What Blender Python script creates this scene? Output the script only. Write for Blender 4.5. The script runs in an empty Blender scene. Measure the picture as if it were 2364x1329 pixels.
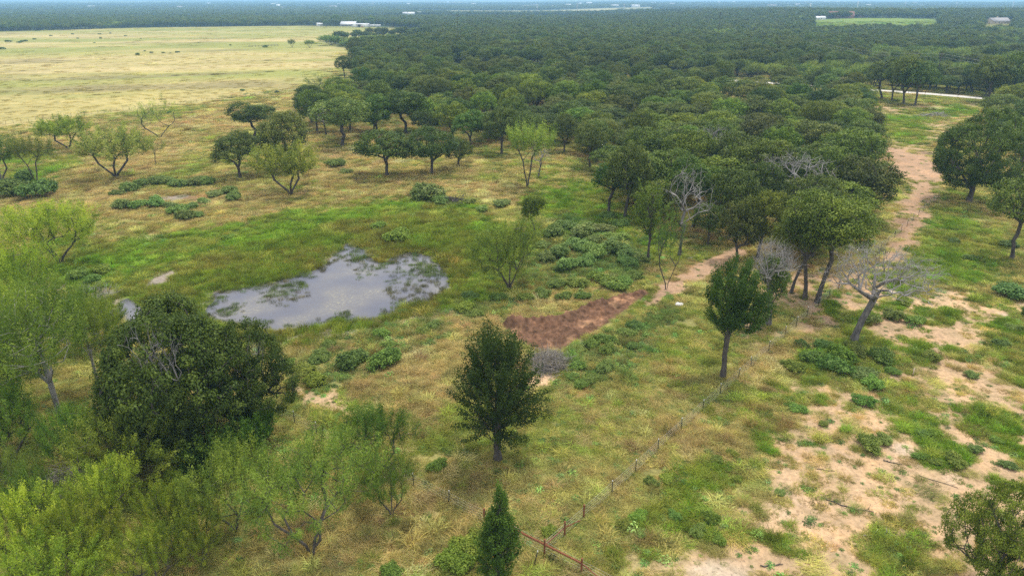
import bpy, math, random
import numpy as np

# ------------------------------------------------------------------ camera, sky, sun, exposure
SC = bpy.context.scene
COL = SC.collection
F_PX, CAM_H = 1577.0, 36.0                       # focal length in photo pixels, drone height in metres
PITCH = math.atan((664.5 - 6.0) / F_PX)
cam_d = bpy.data.cameras.new("camera")
cam_d.sensor_width = 36.0
cam_d.lens = 36.0 * F_PX / 2364.0
cam_d.clip_end = 40000.0
cam_d.clip_start = 0.5
cam = bpy.data.objects.new("camera", cam_d)
cam.location = (0, 0, CAM_H)
cam.rotation_euler = (math.pi / 2 - PITCH, 0, 0)
COL.objects.link(cam)
SC.camera = cam

SUN_EL, SUN_AZ = math.radians(70), math.radians(40)      # azimuth from +Y (away from the camera) towards +X
world = bpy.data.worlds.new("World")
SC.world = world
world.use_nodes = True
wn, wl = world.node_tree.nodes, world.node_tree.links
wn.clear()
w_out = wn.new("ShaderNodeOutputWorld")
w_bg = wn.new("ShaderNodeBackground")
w_bg.inputs["Strength"].default_value = 0.10
w_sky = wn.new("ShaderNodeTexSky")
w_sky.sky_type = 'NISHITA'
w_sky.sun_disc = False
w_sky.sun_elevation = SUN_EL
w_sky.sun_rotation = SUN_AZ
w_sky.air_density = 1.0
w_sky.dust_density = 1.5
w_tc = wn.new("ShaderNodeTexCoord")
w_map = wn.new("ShaderNodeMapping")
w_map.inputs["Scale"].default_value = (1.0, 1.0, 2.6)
w_no = wn.new("ShaderNodeTexNoise")
w_no.inputs["Scale"].default_value = 2.2
w_no.inputs["Detail"].default_value = 5.0
w_rmp = wn.new("ShaderNodeMapRange")
w_rmp.inputs["From Min"].default_value = 0.3
w_rmp.inputs["From Max"].default_value = 0.62
w_rmp.inputs["To Min"].default_value = 0.6
w_rmp.inputs["To Max"].default_value = 0.95
w_mix = wn.new("ShaderNodeMixRGB")
w_mix.inputs[2].default_value = (8.2, 8.2, 8.4, 1)       # bright broken cloud
wl.new(w_tc.outputs["Generated"], w_map.inputs[0])
wl.new(w_map.outputs[0], w_no.inputs["Vector"])
wl.new(w_no.outputs["Fac"], w_rmp.inputs["Value"])
wl.new(w_rmp.outputs[0], w_mix.inputs[0])
wl.new(w_sky.outputs[0], w_mix.inputs[1])
wl.new(w_mix.outputs[0], w_bg.inputs[0])
wl.new(w_bg.outputs[0], w_out.inputs[0])

sun_d = bpy.data.lights.new("sun", 'SUN')
sun_d.energy = 2.0
sun_d.angle = math.radians(10)
sun_d.color = (1.0, 0.95, 0.86)
sun = bpy.data.objects.new("sun", sun_d)
sun.rotation_euler = (math.pi / 2 - SUN_EL, 0, math.pi - SUN_AZ)
sun.location = (60, 90, 120)
COL.objects.link(sun)

SC.view_settings.view_transform = 'Standard'
SC.view_settings.look = 'None'
SC.view_settings.gamma = 1.0
SC.view_settings.use_curve_mapping = False
SC.view_settings.exposure = 0.88
SC.render.engine = 'CYCLES'
SC.cycles.use_denoising = False
SC.cycles.max_bounces = 6
SC.cycles.diffuse_bounces = 3
SC.cycles.transmission_bounces = 4
SC.cycles.volume_bounces = 1
SC.cycles.caustics_reflective = False
SC.cycles.caustics_refractive = False

rng = np.random.default_rng(7)
random.seed(7)

# ------------------------------------------------------------------ noise and geometry helpers
def _hash(ix, iy, seed):
    h = (ix.astype(np.int64) * 374761393 + iy.astype(np.int64) * 668265263 + seed * 1442695041) & 0x7fffffff
    h = ((h ^ (h >> 13)) * 1274126177) & 0x7fffffff
    return ((h ^ (h >> 16)) & 0xffff) / 65535.0

def vnoise(x, y, scale, seed=0, octaves=3):
    """value noise in -1..1, feature size = scale metres"""
    x = np.asarray(x, float) / scale
    y = np.asarray(y, float) / scale
    tot = 0.0
    amp, norm = 1.0, 0.0
    for o in range(octaves):
        ix, iy = np.floor(x), np.floor(y)
        fx, fy = x - ix, y - iy
        fx, fy = fx * fx * (3 - 2 * fx), fy * fy * (3 - 2 * fy)
        a, b = _hash(ix, iy, seed + o), _hash(ix + 1, iy, seed + o)
        c, d = _hash(ix, iy + 1, seed + o), _hash(ix + 1, iy + 1, seed + o)
        v = (a * (1 - fx) + b * fx) * (1 - fy) + (c * (1 - fx) + d * fx) * fy
        tot = tot + amp * (v * 2 - 1)
        norm += amp
        amp *= 0.5
        x, y = x * 2.03 + 17.1, y * 2.03 + 5.7
    return tot / norm

def sstep(a, b, x):
    t = np.clip((x - a) / (b - a), 0, 1)
    return t * t * (3 - 2 * t)

def sdf(poly, X, Y):
    """signed distance to polygon, negative inside"""
    P_ = np.asarray(poly, float)
    X, Y = np.asarray(X, float), np.asarray(Y, float)
    d = np.full(X.shape, 1e18)
    ins = np.zeros(X.shape, bool)
    n = len(P_)
    for i in range(n):
        ax, ay = P_[i]
        bx, by = P_[(i + 1) % n]
        ex, ey = bx - ax, by - ay
        wx, wy = X - ax, Y - ay
        t = np.clip((wx * ex + wy * ey) / (ex * ex + ey * ey + 1e-12), 0, 1)
        d = np.minimum(d, (wx - ex * t) ** 2 + (wy - ey * t) ** 2)
        if ay != by:
            c = ((ay > Y) != (by > Y)) & (X < (bx - ax) * (Y - ay) / (by - ay) + ax)
            ins ^= c
    d = np.sqrt(d)
    return np.where(ins, -d, d)

def flatP(x, y, z=0.0):
    """photo pixel -> point on the level z"""
    u, v = (x - 1182.0) / F_PX, (664.5 - y) / F_PX
    dy = math.cos(PITCH) + v * math.sin(PITCH)
    dz = -math.sin(PITCH) + v * math.cos(PITCH)
    t = (z - CAM_H) / min(dz, -1e-4)
    return u * t, dy * t

POND_PX = [(476,705),(500,672),(560,660),(630,648),(690,632),(745,612),(772,583),(800,560),(838,570),(850,588),
           (880,606),(905,590),(945,578),(985,588),(1015,606),(1036,640),(1024,668),(985,692),(930,702),
           (895,720),(860,728),(800,738),(778,724),(740,742),(690,752),(640,760),(590,748),(520,742),(472,732)]
POND = [flatP(*p) for p in POND_PX]
SLOUGH_PX = [(265,690),(295,676),(330,712),(345,735),(310,745),(270,720)]
SLOUGH = [flatP(*p) for p in SLOUGH_PX]
DIRT_PX = [(1158,752),(1178,736),(1225,747),(1290,738),(1350,712),(1420,682),(1492,666),(1500,678),(1462,704),(1420,735),
           (1370,765),(1330,785),(1300,812),(1240,812),(1200,790)]
DIRT = [flatP(*p) for p in DIRT_PX]
BERM = [flatP(*p) for p in [(1150,752),(1215,752),(1290,742),(1345,718),(1380,700)]]

def seg_dist(line, X, Y):
    d = np.full(np.shape(X), 1e18)
    for (ax, ay), (bx, by) in zip(line[:-1], line[1:]):
        ex, ey = bx - ax, by - ay
        t = np.clip(((X - ax) * ex + (Y - ay) * ey) / (ex * ex + ey * ey), 0, 1)
        d = np.minimum(d, (X - ax - ex * t) ** 2 + (Y - ay - ey * t) ** 2)
    return np.sqrt(d)

def hfun(X, Y):
    """height of the ground"""
    X, Y = np.asarray(X, float), np.asarray(Y, float)
    near = 1 - sstep(130, 230, Y)
    z = near * (0.16 * vnoise(X, Y, 9, 3, 3) + 0.12 * vnoise(X, Y, 31, 9, 2))
    z = z + 14.0 * sstep(650, 1500, Y) * sstep(60, 600, X)
    z = z * (1 - 0.6 * sstep(1700, 2600, Y)) + 24 * np.clip((Y - 2300) / 4200, 0, 1) + sstep(2500, 4500, Y) * 5 * vnoise(X, Y, 1500, 5, 3)
    far = sstep(6000, 9500, Y)
    z = z + far * (20 + 26 * vnoise(X, Y * 0.6, 2600, 21, 4) + 14 * sstep(2000, -5000, X))
    m = (Y > 50) & (Y < 140) & (X > -80) & (X < 20)
    if m.any():
        xs, ys = X[m], Y[m]
        s = np.minimum(sdf(POND, xs, ys), sdf(SLOUGH, xs, ys) + 0.2) + 1.1 * vnoise(xs, ys, 2.6, 141, 3)
        bowl = -0.55 * (1 - sstep(-1.6, 4.0, s))
        zz = z[m] * sstep(-1, 7, s) + bowl
        z = z.copy() if isinstance(z, np.ndarray) else z
        z[m] = zz
    return z

WATER_Z = -0.40

def hz(x, y):
    return float(hfun(np.array([x]), np.array([y]))[0])

def P(x, y):
    """photo pixel -> ground point (x, y, z)"""
    z = 0.0
    for _ in range(12):
        gx, gy = flatP(x, y, z)
        z2 = hz(gx, gy)
        if abs(z2 - z) < 0.005:
            break
        z = 0.5 * z + 0.5 * z2
    return gx, gy, hz(gx, gy)

def height_at(x, y_top, gy):
    """height above datum of a photo pixel seen at ground distance gy"""
    v = (664.5 - y_top) / F_PX
    dy = math.cos(PITCH) + v * math.sin(PITCH)
    dz = -math.sin(PITCH) + v * math.cos(PITCH)
    return CAM_H + dz * gy / dy

def depth_at(gy, z=3.0):
    return gy * math.cos(PITCH) + (CAM_H - z) * math.sin(PITCH)

def to_px(X, Y, Z):
    d = Y * math.cos(PITCH) + (CAM_H - Z) * math.sin(PITCH)
    up = Y * math.sin(PITCH) - (CAM_H - Z) * math.cos(PITCH)
    return 1182 + F_PX * X / d, 664.5 - F_PX * up / d

# ------------------------------------------------------------------ mesh helpers
def mk_mesh(name, verts, faces, attrs=None, smooth=False):
    """verts (n,3); faces: list of int arrays (m,3) or (m,4)"""
    me = bpy.data.meshes.new(name)
    verts = np.ascontiguousarray(verts, np.float32)
    if not isinstance(faces, (list, tuple)):
        faces = [faces]
    faces = [np.asarray(f, np.int32) for f in faces if len(f)]
    loops = np.concatenate([f.ravel() for f in faces])
    tot = np.concatenate([np.full(len(f), f.shape[1], np.int32) for f in faces])
    start = np.concatenate([[0], np.cumsum(tot)[:-1]]).astype(np.int32)
    me.vertices.add(len(verts))
    me.vertices.foreach_set("co", verts.ravel())
    me.loops.add(len(loops))
    me.loops.foreach_set("vertex_index", loops)
    me.polygons.add(len(tot))
    me.polygons.foreach_set("loop_start", start)
    me.polygons.foreach_set("loop_total", tot)
    if smooth:
        me.polygons.foreach_set("use_smooth", np.ones(len(tot), bool))
    me.update(calc_edges=True)
    for k, a in (attrs or {}).items():
        a = np.asarray(a, np.float32)
        if a.ndim == 1:
            at = me.attributes.new(k, 'FLOAT', 'POINT')
            at.data.foreach_set("value", a)
        else:
            at = me.attributes.new(k, 'FLOAT_COLOR', 'POINT')
            c = np.ones((len(a), 4), np.float32)
            c[:, :3] = a
            at.data.foreach_set("color", c.ravel())
    return me

def tubes(p0, p1, r0, r1, n=5):
    """frustums between p0 and p1 -> verts, quads"""
    p0, p1 = np.asarray(p0, float), np.asarray(p1, float)
    E = len(p0)
    d = p1 - p0
    L = np.linalg.norm(d, axis=1, keepdims=True) + 1e-9
    d = d / L
    ref = np.where(np.abs(d[:, 2:3]) > 0.9, np.array([[1.0, 0, 0]]), np.array([[0, 0, 1.0]]))
    a = np.cross(d, ref)
    a /= np.linalg.norm(a, axis=1, keepdims=True) + 1e-9
    b = np.cross(d, a)
    th = np.arange(n) * 2 * np.pi / n
    ring = a[:, None, :] * np.cos(th)[None, :, None] + b[:, None, :] * np.sin(th)[None, :, None]
    ov = np.minimum(np.asarray(r1)[:, None] * 0.5, L * 0.3)
    v0 = p0[:, None, :] + ring * np.asarray(r0)[:, None, None]
    v1 = (p1 + d * ov)[:, None, :] + ring * np.asarray(r1)[:, None, None]
    V = np.stack([v0, v1], 1).reshape(-1, 3)
    base = (np.arange(E) * 2 * n)[:, None]
    i = np.arange(n)[None, :]
    j = (i + 1) % n
    Q = np.stack([base + i, base + j, base + n + j, base + n + i], -1).reshape(-1, 4)
    return V, Q

def join(parts):
    """join (verts, faces) pairs"""
    V, Fs, o = [], [], 0
    for v, f in parts:
        V.append(v)
        Fs.append(np.asarray(f) + o)
        o += len(v)
    return np.concatenate(V), Fs

def box(x0, x1, y0, y1, z0, z1):
    v = np.array([(x, y, z) for z in (z0, z1) for y in (y0, y1) for x in (x0, x1)], float)
    f = np.array([(0, 2, 3, 1), (4, 5, 7, 6), (0, 1, 5, 4), (2, 6, 7, 3), (0, 4, 6, 2), (1, 3, 7, 5)])
    return v, f

def diamonds(c, axis, side, l, w):
    """leaf quads"""
    l, w = np.asarray(l)[:, None] * 0.5, np.asarray(w)[:, None] * 0.5
    V = np.stack([c - axis * l, c + side * w - axis * l * 0.1, c + axis * l, c - side * w - axis * l * 0.1], 1).reshape(-1, 3)
    Q = np.arange(len(V)).reshape(-1, 4)
    return V, Q

def unit(v):
    return v / (np.linalg.norm(v, axis=-1, keepdims=True) + 1e-9)

# ------------------------------------------------------------------ object helpers
def link(name, data, parent=None, loc=None):
    o = bpy.data.objects.new(name, data)
    COL.objects.link(o)
    if parent is not None:
        o.parent = parent
    if loc is not None:
        o.location = loc
    return o

def tag(o, label=None, cat=None, group=None, kind=None):
    if label: o["label"] = label
    if cat: o["category"] = cat
    if group: o["group"] = group
    if kind: o["kind"] = kind
    return o

def thing(name, label, cat, loc=(0, 0, 0), rz=0.0, group=None):
    o = link(name, None, None, loc)
    o.rotation_euler = (0, 0, rz)
    o.empty_display_size = 0.5
    return tag(o, label, cat, group)

def add_part(name, V, Fs, mat, parent, smooth=False, attrs=None):
    me = mk_mesh(name, V, Fs, attrs, smooth)
    me.materials.append(mat)
    return link(name, me, parent)

# ------------------------------------------------------------------ materials
def new_mat(name):
    m = bpy.data.materials.new(name)
    m.use_nodes = True
    nt = m.node_tree
    nt.nodes.clear()
    out = nt.nodes.new("ShaderNodeOutputMaterial")
    return m, nt.nodes, nt.links, out

def ramp(nodes, stops):
    r = nodes.new("ShaderNodeValToRGB")
    cr = r.color_ramp
    while len(cr.elements) < len(stops):
        cr.elements.new(0.5)
    for e, (p, c) in zip(cr.elements, stops):
        e.position = p
        e.color = (c[0], c[1], c[2], 1)
    return r

def leaf_mat(name, dark, mid, light, transl=0.28, spec=0.25, hue=0.025, val=0.28, rough=0.55):
    m, N, L, out = new_mat(name)
    at = N.new("ShaderNodeAttribute"); at.attribute_name = "tint"
    rp = ramp(N, [(0.0, dark), (0.5, mid), (1.0, light)])
    L.new(at.outputs["Fac"], rp.inputs[0])
    oi = N.new("ShaderNodeObjectInfo")
    mul = N.new("ShaderNodeMixRGB"); mul.blend_type = 'MULTIPLY'; mul.inputs[0].default_value = 1
    L.new(rp.outputs[0], mul.inputs[1]); L.new(oi.outputs["Color"], mul.inputs[2])
    hs = N.new("ShaderNodeHueSaturation")
    mr1 = N.new("ShaderNodeMapRange"); mr1.inputs["To Min"].default_value = 0.5 - hue; mr1.inputs["To Max"].default_value = 0.5 + hue * 0.7
    L.new(oi.outputs["Random"], mr1.inputs["Value"])
    L.new(mr1.outputs[0], hs.inputs["Hue"])
    mth = N.new("ShaderNodeMath"); mth.operation = 'MULTIPLY'; mth.inputs[1].default_value = 7.31
    fr = N.new("ShaderNodeMath"); fr.operation = 'FRACT'
    L.new(oi.outputs["Random"], mth.inputs[0]); L.new(mth.outputs[0], fr.inputs[0])
    mr2 = N.new("ShaderNodeMapRange"); mr2.inputs["To Min"].default_value = 1 - val; mr2.inputs["To Max"].default_value = 1 + val
    L.new(fr.outputs[0], mr2.inputs["Value"]); L.new(mr2.outputs[0], hs.inputs["Value"])
    L.new(mul.outputs[0], hs.inputs["Color"])
    pb = N.new("ShaderNodeBsdfPrincipled")
    pb.inputs["Roughness"].default_value = rough
    pb.inputs["Specular IOR Level"].default_value = spec
    L.new(hs.outputs[0], pb.inputs["Base Color"])
    tr = N.new("ShaderNodeBsdfTranslucent")
    warm = N.new("ShaderNodeMixRGB"); warm.blend_type = 'MULTIPLY'; warm.inputs[0].default_value = 1
    warm.inputs[2].default_value = (1.25, 1.35, 0.7, 1)
    L.new(hs.outputs[0], warm.inputs[1]); L.new(warm.outputs[0], tr.inputs[0])
    mx = N.new("ShaderNodeMixShader"); mx.inputs[0].default_value = transl
    L.new(pb.outputs[0], mx.inputs[1]); L.new(tr.outputs[0], mx.inputs[2])
    L.new(mx.outputs[0], out.inputs[0])
    return m

def rough_mat(name, c1, c2, scale=6.0, rough=0.85, bump=0.0, detail=5.0, metallic=0.0, stretch=(1, 1, 1)):
    m, N, L, out = new_mat(name)
    tc = N.new("ShaderNodeTexCoord")
    mp = N.new("ShaderNodeMapping"); mp.inputs["Scale"].default_value = stretch
    L.new(tc.outputs["Object"], mp.inputs[0])
    no = N.new("ShaderNodeTexNoise"); no.inputs["Scale"].default_value = scale; no.inputs["Detail"].default_value = detail
    L.new(mp.outputs[0], no.inputs["Vector"])
    rp = ramp(N, [(0.3, c1), (0.7, c2)])
    L.new(no.outputs["Fac"], rp.inputs[0])
    pb = N.new("ShaderNodeBsdfPrincipled")
    pb.inputs["Roughness"].default_value = rough
    pb.inputs["Metallic"].default_value = metallic
    pb.inputs["Specular IOR Level"].default_value = 0.25
    L.new(rp.outputs[0], pb.inputs["Base Color"])
    if bump:
        b = N.new("ShaderNodeBump"); b.inputs["Strength"].default_value = bump; b.inputs["Distance"].default_value = 0.05
        L.new(no.outputs["Fac"], b.inputs["Height"]); L.new(b.outputs[0], pb.inputs["Normal"])
    L.new(pb.outputs[0], out.inputs[0])
    return m

def blade_mat(name, transl=0.3):
    """grass: colour from the instance, blade tint on top"""
    m, N, L, out = new_mat(name)
    a = N.new("ShaderNodeAttribute"); a.attribute_type = 'INSTANCER'; a.attribute_name = "col"
    t = N.new("ShaderNodeAttribute"); t.attribute_name = "tint"
    rp = ramp(N, [(0.0, (0.5, 0.54, 0.48)), (0.5, (1, 1, 1)), (1.0, (1.75, 1.62, 1.35))])
    L.new(t.outputs["Fac"], rp.inputs[0])
    mul = N.new("ShaderNodeMixRGB"); mul.blend_type = 'MULTIPLY'; mul.inputs[0].default_value = 1
    L.new(a.outputs["Color"], mul.inputs[1]); L.new(rp.outputs[0], mul.inputs[2])
    df = N.new("ShaderNodeBsdfDiffuse"); tr = N.new("ShaderNodeBsdfTranslucent")
    L.new(mul.outputs[0], df.inputs[0]); L.new(mul.outputs[0], tr.inputs[0])
    mx = N.new("ShaderNodeMixShader"); mx.inputs[0].default_value = transl
    L.new(df.outputs[0], mx.inputs[1]); L.new(tr.outputs[0], mx.inputs[2]); L.new(mx.outputs[0], out.inputs[0])
    return m

M = {}
M['oak'] = leaf_mat("oak_leaf", (0.032, 0.055, 0.008), (0.085, 0.125, 0.019), (0.180, 0.222, 0.044), 0.25, 0.14)
M['elm'] = leaf_mat("elm_leaf", (0.030, 0.062, 0.007), (0.062, 0.112, 0.014), (0.120, 0.172, 0.028), 0.28, 0.14)
M['mesquite'] = leaf_mat("mesquite_leaf", (0.075, 0.120, 0.026), (0.165, 0.225, 0.048), (0.310, 0.355, 0.080), 0.38, 0.12)
M['weed'] = leaf_mat("weed_leaf", (0.070, 0.120, 0.030), (0.140, 0.215, 0.058), (0.250, 0.330, 0.115), 0.28, 0.15, 0.02, 0.15)
M['bark'] = rough_mat("bark", (0.035, 0.030, 0.026), (0.120, 0.105, 0.090), 5.0, 0.9, 0.6, stretch=(1, 1, 0.35))
M['pale_bark'] = rough_mat("pale_bark", (0.16, 0.15, 0.135), (0.38, 0.36, 0.33), 3.0, 0.9, 0.4, stretch=(1, 1, 0.4))
M['dead_wood'] = rough_mat("dead_wood", (0.13, 0.12, 0.11), (0.40, 0.38, 0.355), 1.6, 0.9, 0.4)
M['grey_twig'] = rough_mat("grey_twig", (0.13, 0.115, 0.10), (0.34, 0.31, 0.28), 2.0, 0.9)
M['charred'] = rough_mat("charred_wood", (0.010, 0.010, 0.011), (0.05, 0.048, 0.046), 4.0, 0.7)
M['grey_bark'] = rough_mat('grey_bark', (0.055, 0.050, 0.045), (0.20, 0.185, 0.17), 4.0, 0.9, 0.6, stretch=(1, 1, 0.4))
M['dead_twig'] = rough_mat('dead_twig', (0.15, 0.14, 0.134), (0.37, 0.35, 0.335), 1.2, 0.9)
M['grass'] = blade_mat("grass_blade")
M['rust'] = rough_mat("rusty_pipe", (0.13, 0.042, 0.020), (0.25, 0.090, 0.045), 9.0, 0.75)
M['post_green'] = rough_mat("dark_post_paint", (0.010, 0.016, 0.012), (0.03, 0.036, 0.03), 9.0, 0.6)
M['post_white'] = rough_mat("white_post_tip", (0.62, 0.62, 0.6), (0.8, 0.8, 0.78), 9.0, 0.6)
M['wire'] = rough_mat("galvanised_wire", (0.42, 0.41, 0.38), (0.62, 0.6, 0.56), 3.0, 0.45, metallic=0.3)
M['old_wood'] = rough_mat("weathered_wood", (0.10, 0.085, 0.07), (0.24, 0.21, 0.18), 4.0, 0.9)
M['roof_metal'] = rough_mat("metal_roof", (0.52, 0.53, 0.55), (0.66, 0.67, 0.69), 0.8, 0.4, metallic=0.1)
M['white_wall'] = rough_mat("white_wall", (0.62, 0.62, 0.60), (0.76, 0.76, 0.75), 0.8, 0.7)
M['grey_wall'] = rough_mat("grey_wall", (0.30, 0.29, 0.28), (0.42, 0.41, 0.40), 0.8, 0.7)
M['brown_roof'] = rough_mat("brown_shingle_roof", (0.17, 0.085, 0.065), (0.26, 0.13, 0.10), 0.9, 0.9)
M['brick'] = rough_mat("brick_wall", (0.24, 0.13, 0.09), (0.36, 0.20, 0.14), 1.2, 0.9)
M['stone_wall'] = rough_mat("tan_stone_wall", (0.42, 0.34, 0.24), (0.55, 0.45, 0.33), 1.2, 0.9)
M['slate_roof'] = rough_mat("grey_shingle_roof", (0.24, 0.23, 0.23), (0.36, 0.345, 0.34), 1.0, 0.9)
M['glass'] = rough_mat("window_glass", (0.03, 0.035, 0.04), (0.06, 0.065, 0.07), 1.0, 0.15)
M['red_paint'] = rough_mat("red_paint", (0.42, 0.06, 0.03), (0.55, 0.10, 0.05), 1.0, 0.5)
M['rubber'] = rough_mat("rubber", (0.015, 0.015, 0.015), (0.03, 0.03, 0.03), 3.0, 0.9)
M['steel'] = rough_mat("pale_steel", (0.55, 0.56, 0.57), (0.72, 0.73, 0.74), 0.2, 0.5)
M['limestone'] = rough_mat("limestone", (0.45, 0.43, 0.40), (0.66, 0.64, 0.61), 4.0, 0.9, 0.5)

# ------------------------------------------------------------------ what covers the ground
CLS = ['meadow', 'straw', 'field', 'floor', 'lush', 'marsh', 'sand', 'dirt', 'mud', 'weedy', 'farland', 'chalk', 'track']
CI = {k: i for i, k in enumerate(CLS)}
C_COL = np.array([(0.230, 0.215, 0.075), (0.420, 0.330, 0.145), (0.345, 0.295, 0.112), (0.230, 0.180, 0.085), (0.160, 0.225, 0.030),
                  (0.135, 0.165, 0.036), (0.450, 0.305, 0.185), (0.115, 0.064, 0.040), (0.235, 0.200, 0.165), (0.130, 0.160, 0.060),
                  (0.060, 0.085, 0.040), (0.52, 0.42, 0.33), (0.370, 0.240, 0.150)])

def pg(pts):
    return [flatP(*p) for p in pts]

def pgh(pts):
    return [P(*p)[:2] for p in pts]

FOREST = pg([(815,172),(840,196),(830,232),(720,250),(700,290),(770,330),(900,312),(1010,335),(1120,345),(1190,335),(1300,352),(1370,372),
             (1440,440),(1500,500),(1570,560),(1690,560),(1790,640),(1890,690),(1960,600),(2000,470),(1990,380),(2010,330),(2000,262),
             (1975,238),(1940,222),(1720,203),(1480,190),(1235,172),(1110,164),(1050,166),(985,150),(900,142),(830,148)])
ROAD_LINE = [flatP(*p) for p in [(2600,252),(2312,231),(2160,218),(2012,208),(1880,199),(1720,188),(1480,173),(1225,160),(1120,154),(1040,151)]]
ROAD_LINE.append((ROAD_LINE[-1][0] - 60, ROAD_LINE[-1][1] + 25))
FIELD = [(-900, 195)] + pg([(0,302),(120,288),(250,264),(450,241),(600,221),(700,207),(760,190),(805,160),(806,118),(735,96),(860,88),(1000,84),(935,70),(880,64),(700,60),(350,64),(0,74)]) + [(-1500, 1010)]
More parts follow.
